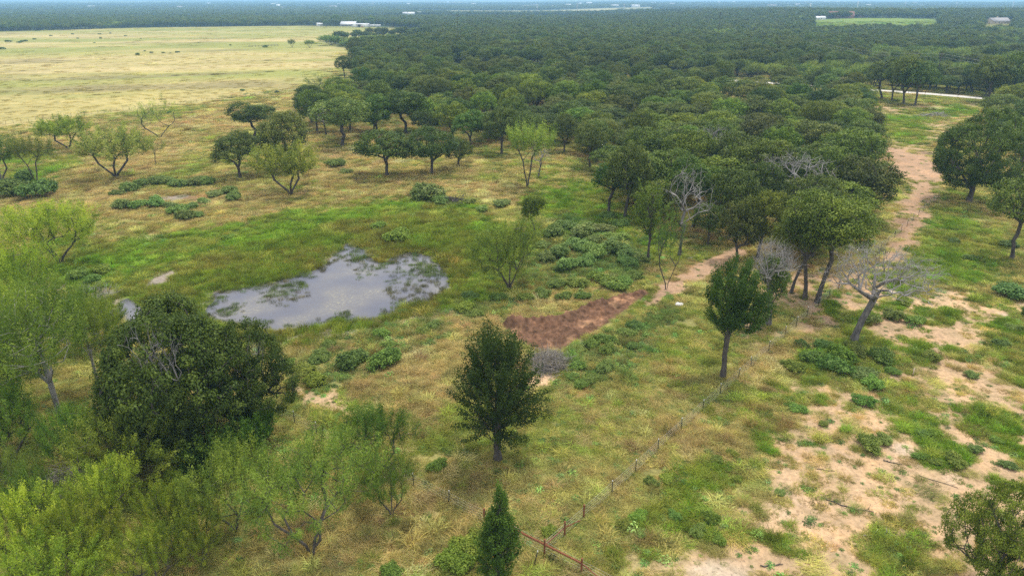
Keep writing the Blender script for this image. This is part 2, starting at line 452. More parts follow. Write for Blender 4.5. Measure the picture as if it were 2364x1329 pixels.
PAINT = [  # class, polygon, feather m, noise amplitude m, opacity, noise scale
    ('straw', pg([(0,335),(300,292),(560,238),(742,206),(830,196),(850,225),(700,262),(520,305),(430,330),(320,440),(600,440),(700,470),(720,495),(480,530),(250,545),(235,500),(60,470),(0,470)]), 5, 7, 0.85, 16),
    ('straw', pg([(700,330),(1000,400),(1180,430),(1200,470),(1050,440),(800,470),(700,430)]), 4, 9, 0.6, 9),
    ('straw', pg([(640,800),(800,770),(1040,740),(1180,720),(1230,690),(1300,700),(1200,760),(1160,830),(1060,900),(930,1010),(800,960),(760,900),(660,850)]), 2, 5, 0.85, 5),
    ('straw', pg([(480,1329),(700,1100),(900,1060),(1100,1090),(1230,1250),(1300,1329)]), 3, 6, 0.55, 6),
    ('straw', pg([(1700,830),(1850,780),(1900,760),(1860,840),(1720,900),(1680,880)]), 1.5, 3, 0.9, 4),
    ('straw', pg([(1550,1010),(1680,930),(1790,900),(1800,960),(1700,1000),(1600,1060)]), 2, 4, 0.9, 5),
    ('floor', FOREST, 5, 4, 0.8, 14),
    ('lush', pg([(0,360),(130,345),(190,370),(120,400),(90,450),(0,450)]), 3, 3, 0.9, 8),
    ('lush', pg([(1300,372),(1345,370),(1360,420),(1440,500),(1480,560),(1300,560),(1240,500),(1180,470),(1270,440)]), 4, 7, 0.75, 8),
    ('lush', pg([(150,560),(300,552),(440,540),(560,515),(700,488),(860,462),(1000,455),(1080,478),(1160,510),(1250,560),(1230,650),(1180,700),(1100,720),
                 (960,745),(840,775),(700,790),(560,780),(420,760),(300,740),(200,690),(120,640)]), 2.5, 4, 1.0, 7),
    ('marsh', pg([(290,705),(330,665),(420,640),(470,600),(600,560),(720,530),(800,515),(950,500),(1080,510),(1110,560),(1070,660),(1080,690),(980,720),(880,745),(740,785),(640,790),(560,770),(400,740)]), 1.8, 4, 0.9, 4),
    ('mud', pg([(320,665),(350,640),(395,624),(414,628),(395,648),(350,668)]), 0.6, 1.0, 1.0, 2),
    ('mud', pg([(640,780),(700,770),(800,752),(900,745),(1000,725),(1060,700),(1075,712),(980,745),(880,765),(780,782),(690,795)]), 0.7, 1.6, 0.8, 3),
    ('mud', pg([(185,690),(240,660),(290,690),(300,720),(230,720)]), 1.0, 1.5, 0.9, 3),
    ('weedy', pg([(1230,510),(1330,500),(1470,550),(1500,600),(1470,640),(1340,650),(1240,700),(1100,740),(960,790),(850,830),(700,900),(690,840),(850,780),(1050,730),(1180,690),(1220,620)]), 2, 5, 0.8, 5),
    ('dirt', pg([(335,462),(420,447),(520,452),(500,470),(400,474)]), 1.0, 1.5, 0.8, 3),
    ('mud', pg([(330,464),(375,452),(440,450),(400,466)]), 0.8, 1.0, 0.9, 3),
    ('weedy', pg([(1300,800),(1380,770),(1500,740),(1540,700),(1560,720),(1500,790),(1440,880),(1380,900),(1300,890)]), 1.2, 2, 0.8, 3),
    ('sand', pg([(1205,890),(1225,870),(1275,850),(1292,872),(1275,895),(1235,905)]), 0.4, 0.6, 1.0, 1.5),
    ('sand', pg([(640,905),(700,895),(800,910),(810,950),(760,960),(690,945)]), 0.8, 2.2, 0.85, 2),
    ('sand', pg([(1302,918),(1350,900),(1372,906),(1320,922)]), 0.3, 0.8, 0.7, 1.5),
    # cleared strip in the wood and the track down it
    ('sand', pg([(1985,240),(2130,245),(2320,232),(2300,262),(2210,290),(2170,350),(2200,400),(2160,455),(2115,520),(2095,600),(2030,585),(2060,520),(2085,470),(2070,420),(2010,370),(2030,320),(2000,280)]), 3, 7, 0.72, 9),
    ('lush', pgh([(1870,80),(1870,45),(2020,42),(2168,44),(2168,76)]), 6, 10, 0.9, 40),
    ('meadow', pgh([(2265,82),(2265,50),(2345,46),(2345,80)]), 6, 10, 0.9, 40),
    ('lush', pg([(2000,270),(2150,250),(2290,240),(2290,260),(2140,282),(2120,330),(2040,322)]), 3, 6, 0.55, 8),
    ('dirt', pg([(2040,362),(2140,352),(2190,372),(2120,398),(2070,392)]), 2, 4, 0.7, 6),
    ('track', pg([(1700,650),(1900,620),(2000,640),(1950,740),(1880,760),(1800,740),(1720,790),(1690,700)]), 2, 5, 0.8, 6),
    ('track', pg([(1480,690),(1550,635),(1690,570),(1730,580),(1650,632),(1580,680),(1500,712)]), 0.8, 1.2, 1.0, 4),
    ('meadow', pg([(2170,470),(2364,520),(2600,560),(2600,660),(2364,700),(2200,660),(2060,640),(2110,540)]), 3, 6, 0.9, 8),
    ('lush', pg([(2130,520),(2240,510),(2330,580),(2250,640),(2120,660),(2080,700),(2040,660)]), 3, 6, 0.65, 7),
    ('track', pg([(2030,335),(2120,345),(2200,385),(2170,440),(2125,510),(2098,600),(2020,605),(2060,525),(2085,470),(2090,420),(2040,385)]), 1.5, 3.0, 0.96, 5),
    ('track', pg([(2098,598),(2020,603),(1965,655),(1890,715),(1870,765),(1960,750),(2050,690)]), 1.2, 2.5, 0.85, 4),
    ('sand', pg([(1985,750),(2100,735),(2190,745),(2200,800),(2080,820),(2000,800)]), 1.5, 3.0, 0.9, 4),
    ('dirt', pg([(2085,500),(2110,500),(2060,580),(2035,585)]), 1.0, 2.2, 0.35, 3),
    ('sand', pg([(1960,700),(2100,670),(2260,680),(2600,700),(2700,1500),(1480,1500),(1480,1300),(1580,1235),(1690,1130),(1700,1020),(1800,930),(1900,870),(1980,800)]), 2.5, 5, 0.92, 6),
]
SAND_ZONE = pg([(1960,690),(2100,640),(2260,660),(2600,680),(2700,1500),(1450,1500),(1460,1310),(1560,1235),(1640,1130),(1640,1020),(1780,900),(1900,850),(1980,780)])
GREEN_IN_SAND = [  # polygons of thick growth on the sandy ground
    pg([(1380,1180),(1500,1060),(1640,1050),(1720,1080),(1720,1120),(1650,1150),(1680,1200),(1840,1240),(1820,1260),(1660,1255),(1560,1230),(1470,1240)]),
    pg([(1800,830),(1960,770),(2060,800),(2110,850),(2060,900),(1940,880),(1850,900)]),
    pg([(1700,905),(1850,900),(1900,930),(1780,950),(1690,955)]),
    pg([(2040,920),(2100,930),(2150,1000),(2060,985)]),
    pg([(2060,930),(2130,940),(2200,1010),(2240,1040),(2230,1075),(2130,1070),(2080,1010)]),
    pg([(2180,930),(2300,950),(2364,1000),(2500,1100),(2364,1080),(2300,1020),(2220,980)]),
    pg([(2240,740),(2400,740),(2500,790),(2400,850),(2280,840)]),
    pg([(2090,780),(2160,790),(2150,850),(2090,850)]),
    pg([(1990,1240),(2110,1200),(2170,1240),(2150,1329),(2050,1329)]),
    pg([(2280,780),(2500,800),(2500,920),(2330,880)]),
]

def cover(X, Y):
    """class weights (n, classes) and a 0..1 dryness value at ground points"""
    X, Y = np.asarray(X, float), np.asarray(Y, float)
    W = np.zeros((len(X), len(CLS)))
    W[:, CI['meadow']] = 1.0
    def over(k, a):
        a = np.clip(a, 0, 1)[:, None]
        W[:] = W * (1 - a)
        W[:, CI[k]] += a[:, 0]
    over('straw', 0.65 * sstep(0.0, 0.55, vnoise(X, Y, 13, 77, 4)))
    over('farland', sstep(1050, 1250, Y) + sstep(330, 430, Y) * (sdf(FIELD, X, Y) > 0))
    s = sdf(FIELD, X, Y)
    over('field', sstep(22, -16, s + 14 * vnoise(X, Y, 34, 31, 3)))
    for n, (k, poly, fe, amp, op, sc_) in enumerate(PAINT):
        p = np.asarray(poly)
        lo, hi = p.min(0) - fe - amp - 2, p.max(0) + fe + amp + 2
        m = (X > lo[0]) & (X < hi[0]) & (Y > lo[1]) & (Y < hi[1])
        if not m.any():
            continue
        a = np.zeros(len(X))
        d = sdf(poly, X[m], Y[m]) + amp * vnoise(X[m], Y[m], sc_, 200 + n, 3)
        a[m] = op * sstep(fe, -fe, d)
        over(k, a)
    m = sdf(SAND_ZONE, X, Y) < 3
    if m.any():
        xs, ys = X[m], Y[m]
        nz = 0.6 * vnoise(xs, ys, 4.5, 401, 3) + 0.55 * vnoise(xs, ys, 1.7, 402, 3) + 0.10 * sstep(85, 60, ys) * -1 + 0.03 * sstep(62, 80, ys)
        g = 0.92 * sstep(0.14, 0.30, nz)
        for q, poly in enumerate(GREEN_IN_SAND):
            g = np.maximum(g, 0.92 * sstep(0.7, -0.7, sdf(poly, xs, ys) + 2.6 * vnoise(xs, ys, 2.4, 430 + q, 3) + 0.5))
        a = np.zeros(len(X)); a[m] = g
        dry = np.zeros(len(X)); dry[m] = sstep(-0.1, 0.4, vnoise(xs, ys, 8, 471, 3))
        over('meadow', a)
        over('lush', a * (0.75 - 0.55 * dry))
        c = np.zeros(len(X)); c[m] = 0.7 * sstep(0.3, 0.6, vnoise(xs, ys, 7, 499, 4)) * (1 - g)
        over('chalk', c)
    pm = (Y > 50) & (Y < 140) & (X > -80) & (X < 20)
    a = np.zeros(len(X))
    sp = sdf(POND, X[pm], Y[pm]) + 1.1 * vnoise(X[pm], Y[pm], 2.6, 141, 3)
    a[pm] = 0.8 * sstep(2.2, 0.4, sp) * sstep(-0.25, 0.25, vnoise(X[pm], Y[pm], 2.4, 151, 3))
    over('mud', a)
    s = sdf(DIRT, X, Y)
    over('dirt', sstep(0.6, -0.4, s + 0.5 * vnoise(X, Y, 2, 61, 2)))
    return W

def ground_colour(X, Y, W):
    c = W @ C_COL
    n1 = vnoise(X, Y, 22, 11, 4)[:, None]
    n2 = vnoise(X, Y, 5, 12, 3)[:, None]
    fld = W[:, CI['field']][:, None]
    # pasture: greener and paler streaks that run with the mowing
    xr, yr = X * 0.92 + Y * 0.38, -X * 0.38 + Y * 0.92
    st = vnoise(xr * 0.22, yr, 26, 51, 4)[:, None]
    st2 = vnoise(X * 0.3, Y, 75, 57, 3)[:, None]
    green = np.array([0.225, 0.240, 0.062])
    pale = np.array([0.42, 0.345, 0.165])
    dark = np.array([0.20, 0.165, 0.085])
    c = c + fld * (sstep(-0.10, 0.30, st * 0.4 + st2 * 0.9)) * (green - c) * 0.9
    c = c + fld * (sstep(0.05, 0.4, -st * 0.8 - st2 * 0.5)) * (pale - c) * 0.75
    c = c + fld * sstep(0.30, 0.55, vnoise(xr * 0.25, yr, 30, 63, 4)[:, None]) * (dark - c) * 0.6
    far = sstep(1500, 2200, Y)[:, None] * W[:, CI['farland']][:, None]
    patch = sstep(0.14, 0.24, vnoise(X * 0.5, Y * 0.9, 700, 91, 3))[:, None]
    c = c + far * patch * (np.array([0.34, 0.32, 0.17]) - c)
    gr = sstep(0.2, 0.3, vnoise(X * 0.5, Y * 1.4, 620, 191, 3))[:, None]
    c = c + far * gr * (np.array([0.22, 0.30, 0.07]) - c) * 0.8
    return np.clip(c * (1 + 0.16 * n1 + 0.16 * n2), 0.01, 0.8)

def axis_lines(breaks):
    out = [breaks[0][0]]
    for a, b, step, grow in breaks:
        x, s = a, step
        while x < b - s * 0.5:
            x += s
            s *= grow
            out.append(min(x, b))
    return np.unique(np.round(out, 3))

xs_h = axis_lines([(0, 62, 0.55, 1.0), (62, 16000, 0.7, 1.045)])
xs = np.concatenate([-xs_h[::-1], xs_h[1:]])
ys = axis_lines([(6, 30, 1.5, 0.98), (30, 125, 0.55, 1.0), (125, 16000, 0.7, 1.022)])
GX, GY = np.meshgrid(xs, ys)
gx, gy = GX.ravel(), GY.ravel()
gw = cover(gx, gy)
gc = ground_colour(gx, gy, gw)
gzv = hfun(gx, gy)
nx, ny = len(xs), len(ys)
ii = (np.arange(ny - 1)[:, None] * nx + np.arange(nx - 1)[None, :]).ravel()
quads = np.stack([ii, ii + 1, ii + nx + 1, ii + nx], -1)
soil = gw[:, CI['track']] + gw[:, CI['sand']] + gw[:, CI['chalk']] + gw[:, CI['mud']] + gw[:, CI['dirt']]
gme = mk_mesh("ground", np.stack([gx, gy, gzv], -1), quads, {"base": gc, "soil": soil}, smooth=True)

def ground_mat():
    m, N, L, out = new_mat("ground_cover")
    a = N.new("ShaderNodeAttribute"); a.attribute_name = "base"
    so = N.new("ShaderNodeAttribute"); so.attribute_name = "soil"
    tc = N.new("ShaderNodeTexCoord")
    n1 = N.new("ShaderNodeTexNoise"); n1.inputs["Scale"].default_value = 2.4; n1.inputs["Detail"].default_value = 8; n1.inputs["Roughness"].default_value = 0.68
    n2 = N.new("ShaderNodeTexNoise"); n2.inputs["Scale"].default_value = 0.32; n2.inputs["Detail"].default_value = 8; n2.inputs["Roughness"].default_value = 0.62
    L.new(tc.outputs["Object"], n1.inputs["Vector"]); L.new(tc.outputs["Object"], n2.inputs["Vector"])
    r1 = ramp(N, [(0.28, (0.52, 0.50, 0.46)), (0.5, (1, 1, 1)), (0.72, (1.42, 1.38, 1.34))])
    r2 = ramp(N, [(0.3, (0.70, 0.76, 0.70)), (0.5, (1, 1, 1)), (0.7, (1.26, 1.18, 1.06))])
    L.new(n1.outputs["Fac"], r1.inputs[0]); L.new(n2.outputs["Fac"], r2.inputs[0])
    m1 = N.new("ShaderNodeMixRGB"); m1.blend_type = 'MULTIPLY'; m1.inputs[0].default_value = 0.8
    m2 = N.new("ShaderNodeMixRGB"); m2.blend_type = 'MULTIPLY'; m2.inputs[0].default_value = 1
    L.new(a.outputs["Color"], m1.inputs[1]); L.new(r1.outputs[0], m1.inputs[2])
    L.new(m1.outputs[0], m2.inputs[1]); L.new(r2.outputs[0], m2.inputs[2])
    # small twigs, pebbles and litter on bare soil
    vo = N.new("ShaderNodeTexNoise"); vo.inputs["Scale"].default_value = 6.5; vo.inputs["Detail"].default_value = 3
    L.new(tc.outputs["Object"], vo.inputs["Vector"])
    lt = N.new("ShaderNodeMapRange"); lt.inputs["From Min"].default_value = 0.63; lt.inputs["From Max"].default_value = 0.70
    L.new(vo.outputs["Fac"], lt.inputs["Value"])
    lm = N.new("ShaderNodeMath"); lm.operation = 'MULTIPLY'
    L.new(lt.outputs[0], lm.inputs[0]); L.new(so.outputs["Fac"], lm.inputs[1])
    m3 = N.new("ShaderNodeMixRGB"); m3.inputs[2].default_value = (0.13, 0.10, 0.075, 1)
    L.new(lm.outputs[0], m3.inputs[0]); L.new(m2.outputs[0], m3.inputs[1])
    pb = N.new("ShaderNodeBsdfPrincipled"); pb.inputs["Roughness"].default_value = 0.95; pb.inputs["Specular IOR Level"].default_value = 0.1
    L.new(m3.outputs[0], pb.inputs["Base Color"])
    b = N.new("ShaderNodeBump"); b.inputs["Strength"].default_value = 0.7; b.inputs["Distance"].default_value = 0.12
    L.new(n1.outputs["Fac"], b.inputs["Height"]); L.new(b.outputs[0], pb.inputs["Normal"])
    L.new(pb.outputs[0], out.inputs[0])
    return m

gme.materials.append(ground_mat())
tag(link("ground", gme), kind="structure")

# ------------------------------------------------------------------ water
def water_mat():
    m, N, L, out = new_mat("turbid_water")
    tc = N.new("ShaderNodeTexCoord")
    n1 = N.new("ShaderNodeTexNoise"); n1.inputs["Scale"].default_value = 0.16; n1.inputs["Detail"].default_value = 6
    n3 = N.new("ShaderNodeTexNoise"); n3.inputs["Scale"].default_value = 2.6; n3.inputs["Detail"].default_value = 5; n3.inputs["Roughness"].default_value = 0.7
    L.new(tc.outputs["Object"], n1.inputs["Vector"]); L.new(tc.outputs["Object"], n3.inputs["Vector"])
    r = ramp(N, [(0.35, (0.085, 0.088, 0.115)), (0.62, (0.130, 0.124, 0.125))])
    L.new(n1.outputs["Fac"], r.inputs[0])
    sc_ = N.new("ShaderNodeMath"); sc_.operation = 'MULTIPLY'
    s1 = N.new("ShaderNodeMapRange"); s1.inputs["From Min"].default_value = 0.52; s1.inputs["From Max"].default_value = 0.70
    s3 = N.new("ShaderNodeMapRange"); s3.inputs["From Min"].default_value = 0.50; s3.inputs["From Max"].default_value = 0.62
    L.new(n1.outputs["Fac"], s1.inputs["Value"]); L.new(n3.outputs["Fac"], s3.inputs["Value"])
    L.new(s1.outputs[0], sc_.inputs[0]); L.new(s3.outputs[0], sc_.inputs[1])
    mx = N.new("ShaderNodeMixRGB"); mx.inputs[2].default_value = (0.25, 0.235, 0.17, 1)      # floating scum
    L.new(sc_.outputs[0], mx.inputs[0]); L.new(r.outputs[0], mx.inputs[1])
    pb = N.new("ShaderNodeBsdfPrincipled"); pb.inputs["IOR"].default_value = 1.33
    L.new(mx.outputs[0], pb.inputs["Base Color"])
    rr = N.new("ShaderNodeMapRange"); rr.inputs["To Min"].default_value = 0.07; rr.inputs["To Max"].default_value = 0.6
    L.new(sc_.outputs[0], rr.inputs["Value"]); L.new(rr.outputs[0], pb.inputs["Roughness"])
    n2 = N.new("ShaderNodeTexNoise"); n2.inputs["Scale"].default_value = 3.0; n2.inputs["Detail"].default_value = 4
    mp = N.new("ShaderNodeMapping"); mp.inputs["Scale"].default_value = (0.6, 1.6, 1)
    L.new(tc.outputs["Object"], mp.inputs[0]); L.new(mp.outputs[0], n2.inputs["Vector"])
    b = N.new("ShaderNodeBump"); b.inputs["Strength"].default_value = 0.12; b.inputs["Distance"].default_value = 0.05
    L.new(n2.outputs["Fac"], b.inputs["Height"]); L.new(b.outputs[0], pb.inputs["Normal"])
    L.new(pb.outputs[0], out.inputs[0])
    return m

wm = water_mat()
def water_sheet(name, poly, grow):
    p = np.asarray(poly)
    c = p.mean(0)
    d = p - c
    p = c + d * (1 + grow / (np.linalg.norm(d, axis=1, keepdims=True) + 1e-6))
    # grid cells whose ground lies under the water level or whose centre is near the outline
    lo, hi = p.min(0) - 3, p.max(0) + 3
    gx_, gy_ = np.arange(lo[0], hi[0], 0.5), np.arange(lo[1], hi[1], 0.5)
    A, B = np.meshgrid(gx_, gy_)
    s = sdf(poly, A.ravel() + 0.25, B.ravel() + 0.25).reshape(A.shape)
    keep = s < grow
    n_ = len(gx_) + 1
    Vx, Vy = np.meshgrid(np.append(gx_, gx_[-1] + 0.5), np.append(gy_, gy_[-1] + 0.5))
    r_, c_ = np.nonzero(keep)
    i_ = r_ * n_ + c_
    Q = np.stack([i_, i_ + 1, i_ + n_ + 1, i_ + n_], -1)
    used, inv = np.unique(Q, return_inverse=True)
    V = np.stack([Vx.ravel()[used], Vy.ravel()[used], np.full(len(used), WATER_Z)], -1)
    me = mk_mesh(name, V, inv.reshape(-1, 4))
    me.materials.append(wm)
    return link(name, me)
tag(water_sheet("pond_water", POND, 4.0), kind="structure")
tag(water_sheet("slough_water", SLOUGH, 2.0), kind="structure")

# small rust-coloured puddle on the sand
px_, py_, pz_ = P(1665, 1004)
th = np.linspace(0, 2 * np.pi, 40, endpoint=False)
rr_ = 1 + 0.12 * np.sin(3 * th + 1) + 0.07 * np.sin(7 * th)
zz_ = float(hfun(px_ + 0.95 * np.cos(th), py_ + 0.6 * np.sin(th)).max()) + 0.012
V = np.concatenate([[[px_, py_, zz_]], np.stack([px_ + 0.95 * rr_ * np.cos(th), py_ + 0.62 * rr_ * np.sin(th), np.full(40, zz_)], -1)])
Q = np.stack([np.zeros(40, int), 1 + np.arange(40), 1 + (np.arange(40) + 1) % 40], -1)
me = mk_mesh("puddle", V, Q)
me.materials.append(rough_mat("muddy_puddle", (0.22, 0.105, 0.055), (0.29, 0.15, 0.085), 2.0, 0.25))
tag(link("puddle", me), kind="structure")

# ------------------------------------------------------------------ freshly bladed dirt
def dirt_sheet():
    p = np.asarray(DIRT)
    lo, hi = p.min(0) - 1, p.max(0) + 1
    st = 0.15
    gx_, gy_ = np.arange(lo[0], hi[0], st), np.arange(lo[1], hi[1], st)
    A, B = np.meshgrid(gx_, gy_)
    a, b = A.ravel(), B.ravel()
    s = sdf(DIRT, a, b)
    bd = seg_dist(BERM, a, b)
    ridge = 0.9 * np.exp(-(bd / 0.9) ** 2)
    rut = 0.09 * np.sin(seg_dist([BERM[0], BERM[-1]], a, b) * 3.1 + vnoise(a, b, 3, 5) * 2)
    clod = 0.62 * np.abs(vnoise(a, b, 0.55, 17, 3)) + 0.2 * vnoise(a, b, 1.6, 19, 2)
    fade = sstep(0.15, -0.8, s)
    z = hfun(a, b) - 0.06 + fade * (0.16 + ridge + clod + rut)
    keep = (s.reshape(A.shape) < 0.1)
    nn = len(gx_)
    k = keep[:-1, :-1] & keep[1:, :-1] & keep[:-1, 1:] & keep[1:, 1:]
    r_, c_ = np.nonzero(k)
    i_ = r_ * nn + c_
    Q = np.stack([i_, i_ + 1, i_ + nn + 1, i_ + nn], -1)
    used, inv = np.unique(Q, return_inverse=True)
    cl = np.array([[0.135, 0.075, 0.046]]) + sstep(0.05, 0.5, vnoise(a, b, 2.2, 33, 4))[:, None] * np.array([[0.15, 0.085, 0.045]])
    cl = cl * (1 + 0.6 * vnoise(a, b, 0.45, 44, 2)[:, None])
    me = mk_mesh("dirt_track", np.stack([a, b, z], -1)[used], inv.reshape(-1, 4), {"base": cl[used], "soil": np.zeros(len(used))}, smooth=True)
    me.materials.append(bpy.data.materials["ground_cover"])
    return link("dirt_track", me)
tag(dirt_sheet(), kind="structure")

# ------------------------------------------------------------------ gravel road
def road():
    pts = np.array(ROAD_LINE)
    seg = np.linalg.norm(np.diff(pts, axis=0), axis=1)
    t = np.concatenate([[0], np.cumsum(seg)])
    tt = np.arange(0, t[-1], 4.0)
    x, y = np.interp(tt, t, pts[:, 0]), np.interp(tt, t, pts[:, 1])
    dx, dy = np.gradient(x), np.gradient(y)
    n_ = np.stack([-dy, dx], -1) / np.hypot(dx, dy)[:, None]
    rows = []
    for off, dz in ((-3.4, 0.03), (-2.9, 0.10), (0, 0.16), (2.9, 0.10), (3.4, 0.03)):
        px = x + n_[:, 0] * off
        py = y + n_[:, 1] * off
        rows.append(np.stack([px, py, hfun(px, py) + dz], -1))
    V = np.stack(rows, 1).reshape(-1, 3)
    k = len(tt)
    i_ = (np.arange(k - 1)[:, None] * 5 + np.arange(4)[None]).ravel()
    Q = np.stack([i_, i_ + 1, i_ + 6, i_ + 5], -1)
    me = mk_mesh("gravel_road", V, Q)
    me.materials.append(rough_mat("caliche_gravel", (0.50, 0.46, 0.41), (0.66, 0.62, 0.57), 0.5, 0.95))
    tag(link("gravel_road", me), kind="structure")
road()

# ------------------------------------------------------------------ plant builders
def skeleton(r, trunk, targets, tip=0.02, expo=0.48, jitter=0.16, sag=0.0, low=0.0):
    """grow limbs from a trunk polyline to the target points -> edges p0, p1, r0, r1"""
    nodes = [np.array(p, float) for p in trunk]
    par = [-1] + list(range(len(trunk) - 1))
    plen = [0.0]
    for i in range(1, len(trunk)):
        plen.append(plen[-1] + np.linalg.norm(nodes[i] - nodes[i - 1]))
    top = nodes[-1]
    order = np.argsort(np.linalg.norm(targets - top, axis=1))
    tips = []
    ok_from = max(1, int(len(trunk) * 0.55))
    for k in order:
        t = targets[k]
        A = np.array(nodes)
        d = np.linalg.norm(A - t, axis=1) + 0.28 * np.array(plen) + 1.2 * np.clip(A[:, 2] - t[2] + low, 0, 9)
        d[:ok_from] = 1e9
        j = int(np.argmin(d))
        p = nodes[j]
        L = np.linalg.norm(t - p)
        ns = max(1, int(round(L / 0.9)))
        ns = min(ns, 4)
        prev = j
        for s in range(1, ns + 1):
            f = s / ns
            q = p + (t - p) * f
            if s < ns:
                q = q + r.normal(0, jitter * min(L, 2.0) * 0.5, 3) + np.array([0, 0, sag * math.sin(f * math.pi) * L])
            nodes.append(q)
            par.append(prev)
            plen.append(plen[prev] + np.linalg.norm(q - nodes[prev]))
            prev = len(nodes) - 1
        tips.append(prev)
    n = len(nodes)
    cnt = np.zeros(n)
    for t in tips:
        k = t
        while k >= 0:
            cnt[k] += 1
            k = par[k]
    cnt = np.maximum(cnt, 1)
    rad = tip * cnt ** expo
    A = np.array(nodes)
    idx = np.arange(1, n)
    pa = np.array(par)[1:]
    r0 = np.minimum(rad[pa], rad[idx] * 1.5)
    return A[pa], A[idx], r0, rad[idx]

def limb_mesh(name, edges, mat, flare=1.5, sides=(8, 5, 3)):
    p0, p1, r0, r1 = edges
    r0 = r0.copy()
    r0[0] *= flare
    big, midm = r1 > 0.12, (r1 <= 0.12) & (r1 > 0.045)
    small = r1 <= 0.045
    parts = []
    for msk, n in zip((big, midm, small), sides):
        if msk.any():
            parts.append(tubes(p0[msk], p1[msk], r0[msk], r1[msk], n))
    V, Fs = join(parts)
    me = mk_mesh(name, V, Fs, smooth=True)
    me.materials.append(mat)
    return me

def leaf_cloud(r, centres, rad, per, size, aspect=0.6, flat=0.7, up=0.5, droop=0.0, spray=0.0, origin=None, var=0.35, hang=0.0):
    """leaf quads in clumps round the centres"""
    n = len(centres)
    rad = np.broadcast_to(np.asarray(rad, float), (n,))
    cid = np.repeat(np.arange(n), per)
    N_ = len(cid)
    d = unit(r.normal(size=(N_, 3)))
    rr = r.random(N_) ** 0.33
    off = d * rr[:, None] * rad[cid][:, None]
    off[:, 2] *= flat
    if spray and origin is not None:
        ax = unit(centres - origin)
        s = r.uniform(-0.6, 1.2, N_)[:, None] * rad[cid][:, None] * spray
        off = off * 0.45 + ax[cid] * s
    if hang:
        off[:, 2] -= hang * np.abs(r.normal(size=N_)) * rad[cid]
    c = centres[cid] + off
    nrm = unit(d * 0.95 + np.array([0, 0, up]) + r.normal(0, 0.38, (N_, 3)))
    ax = unit(np.cross(nrm, r.normal(size=(N_, 3))) + np.array([0, 0, -droop]))
    sd = unit(np.cross(nrm, ax))
    l = size * r.uniform(0.65, 1.35, N_)
    V, Q = diamonds(c, ax, sd, l, l * aspect)
    ct = r.random(n)
    tint = np.clip(0.5 + (ct[cid] - 0.5) * var * 1.6 + r.normal(0, 0.17, N_), 0, 1)
    return V, Q, np.repeat(tint, 4)

def crown_points(r, n, c, R, shell=0.55, zmin=-0.55, lobes=5, amp=0.28):
    """cluster centres inside a lobed ellipsoid, most of them near its skin"""
    ld = unit(r.normal(size=(lobes, 3)) * np.array([1, 1, 0.6]))
    la = r.uniform(0.4, 1.0, lobes)
    out = []
    while len(out) < n:
        d = unit(r.normal(size=3))
        if d[2] < zmin:
            continue
        lob = 1 - amp + amp * 1.5 * float(np.max(np.clip(ld @ d, 0, 1) ** 3 * la))
        q = (shell + (1 - shell) * r.random() ** 0.6) * lob
        p = d * q
        if out and r.random() < 0.85:
            dd = np.linalg.norm((np.array(out) - p), axis=1).min()
            if dd < 0.62 * (1.6 / n) ** (1 / 3):
                continue
        out.append(p)
    return np.array(out) * np.asarray(R) + np.asarray(c)

def crown_lumps(r, n, c, R, K=10, zmin=-0.7, lump=0.46, under=-0.45):
    """cluster centres on the skins of several overlapping lumps: a cauliflower crown"""
    R = np.asarray(R, float)
    cen = crown_points(r, K, (0, 0, 0), R * 0.66, 0.62, zmin, 4, 0.3)
    rad = lump * R.mean() * r.uniform(0.72, 1.2, K)
    out, tries = [], 0
    while len(out) < n and tries < n * 60:
        tries += 1
        k = r.integers(K)
        d = unit(r.normal(size=3))
        if d[2] < under:
            continue
        p = cen[k] + d * rad[k] * np.array([1, 1, 0.82])
        q = np.linalg.norm((p - cen) / np.array([1, 1, 0.82]), axis=1) / rad
        q[k] = 9
        if q.min() < 0.8:
            continue
        if out and np.linalg.norm(np.array(out) - p, axis=1).min() < 0.36 * rad[k] * (110 / n) ** 0.5:
            continue
        out.append(p)
    # a few inside to carry the limbs and close the gaps
    ins = cen + r.normal(0, 0.15, cen.shape) * rad[:, None]
    return np.concatenate([np.array(out), ins]) + np.asarray(c)

PROTO = {}

def finish_proto(key, trunk_me, V, Q, tint, leafm, w, h):
    cr = None
    if V is not None:
        cr = mk_mesh("crown", V, Q, {"tint": tint})
        cr.materials.append(leafm)
    PROTO[key] = dict(trunk=trunk_me, crown=cr, w=w, h=h)

def make_oak(key, seed, n=105, per=55, leaf=0.30, lod='mid', R=(4.6, 4.3, 3.0), th=2.6, cz=5.6, crad=0.95, mat='oak', bark='bark', tr=0.055, shell=0.55, zmin=-0.5, stems=1, lean=0.5, lumps=9, under=-0.45):
    r = np.random.default_rng(seed)
    C = crown_lumps(r, n, (0, 0, cz), R, lumps, zmin, 0.46, under)
    n = len(C)
    lx, ly = r.normal(0, lean, 2)
    trunk = [(0, 0, -0.15), (lx * 0.25, ly * 0.2, th * 0.35), (lx * 0.5, ly * 0.6, th * 0.7), (lx, ly, th)]
    e = skeleton(r, trunk, C, tip=tr, expo=0.40, low=0.3)
    tm = limb_mesh("trunk", e, M[bark], sides=(8, 5, 3) if lod != 'far' else (5, 3, 3))
    V, Q, t = leaf_cloud(r, C, crad * r.uniform(0.75, 1.25, n), per, leaf, 0.62, 0.72, 0.5)
    h = np.percentile(V[:, 2], 99.7)
    w = np.percentile(np.hypot(V[:, 0], V[:, 1]), 98.5) * 2
    finish_proto(key, tm, V, Q, t, M[mat], w, h)

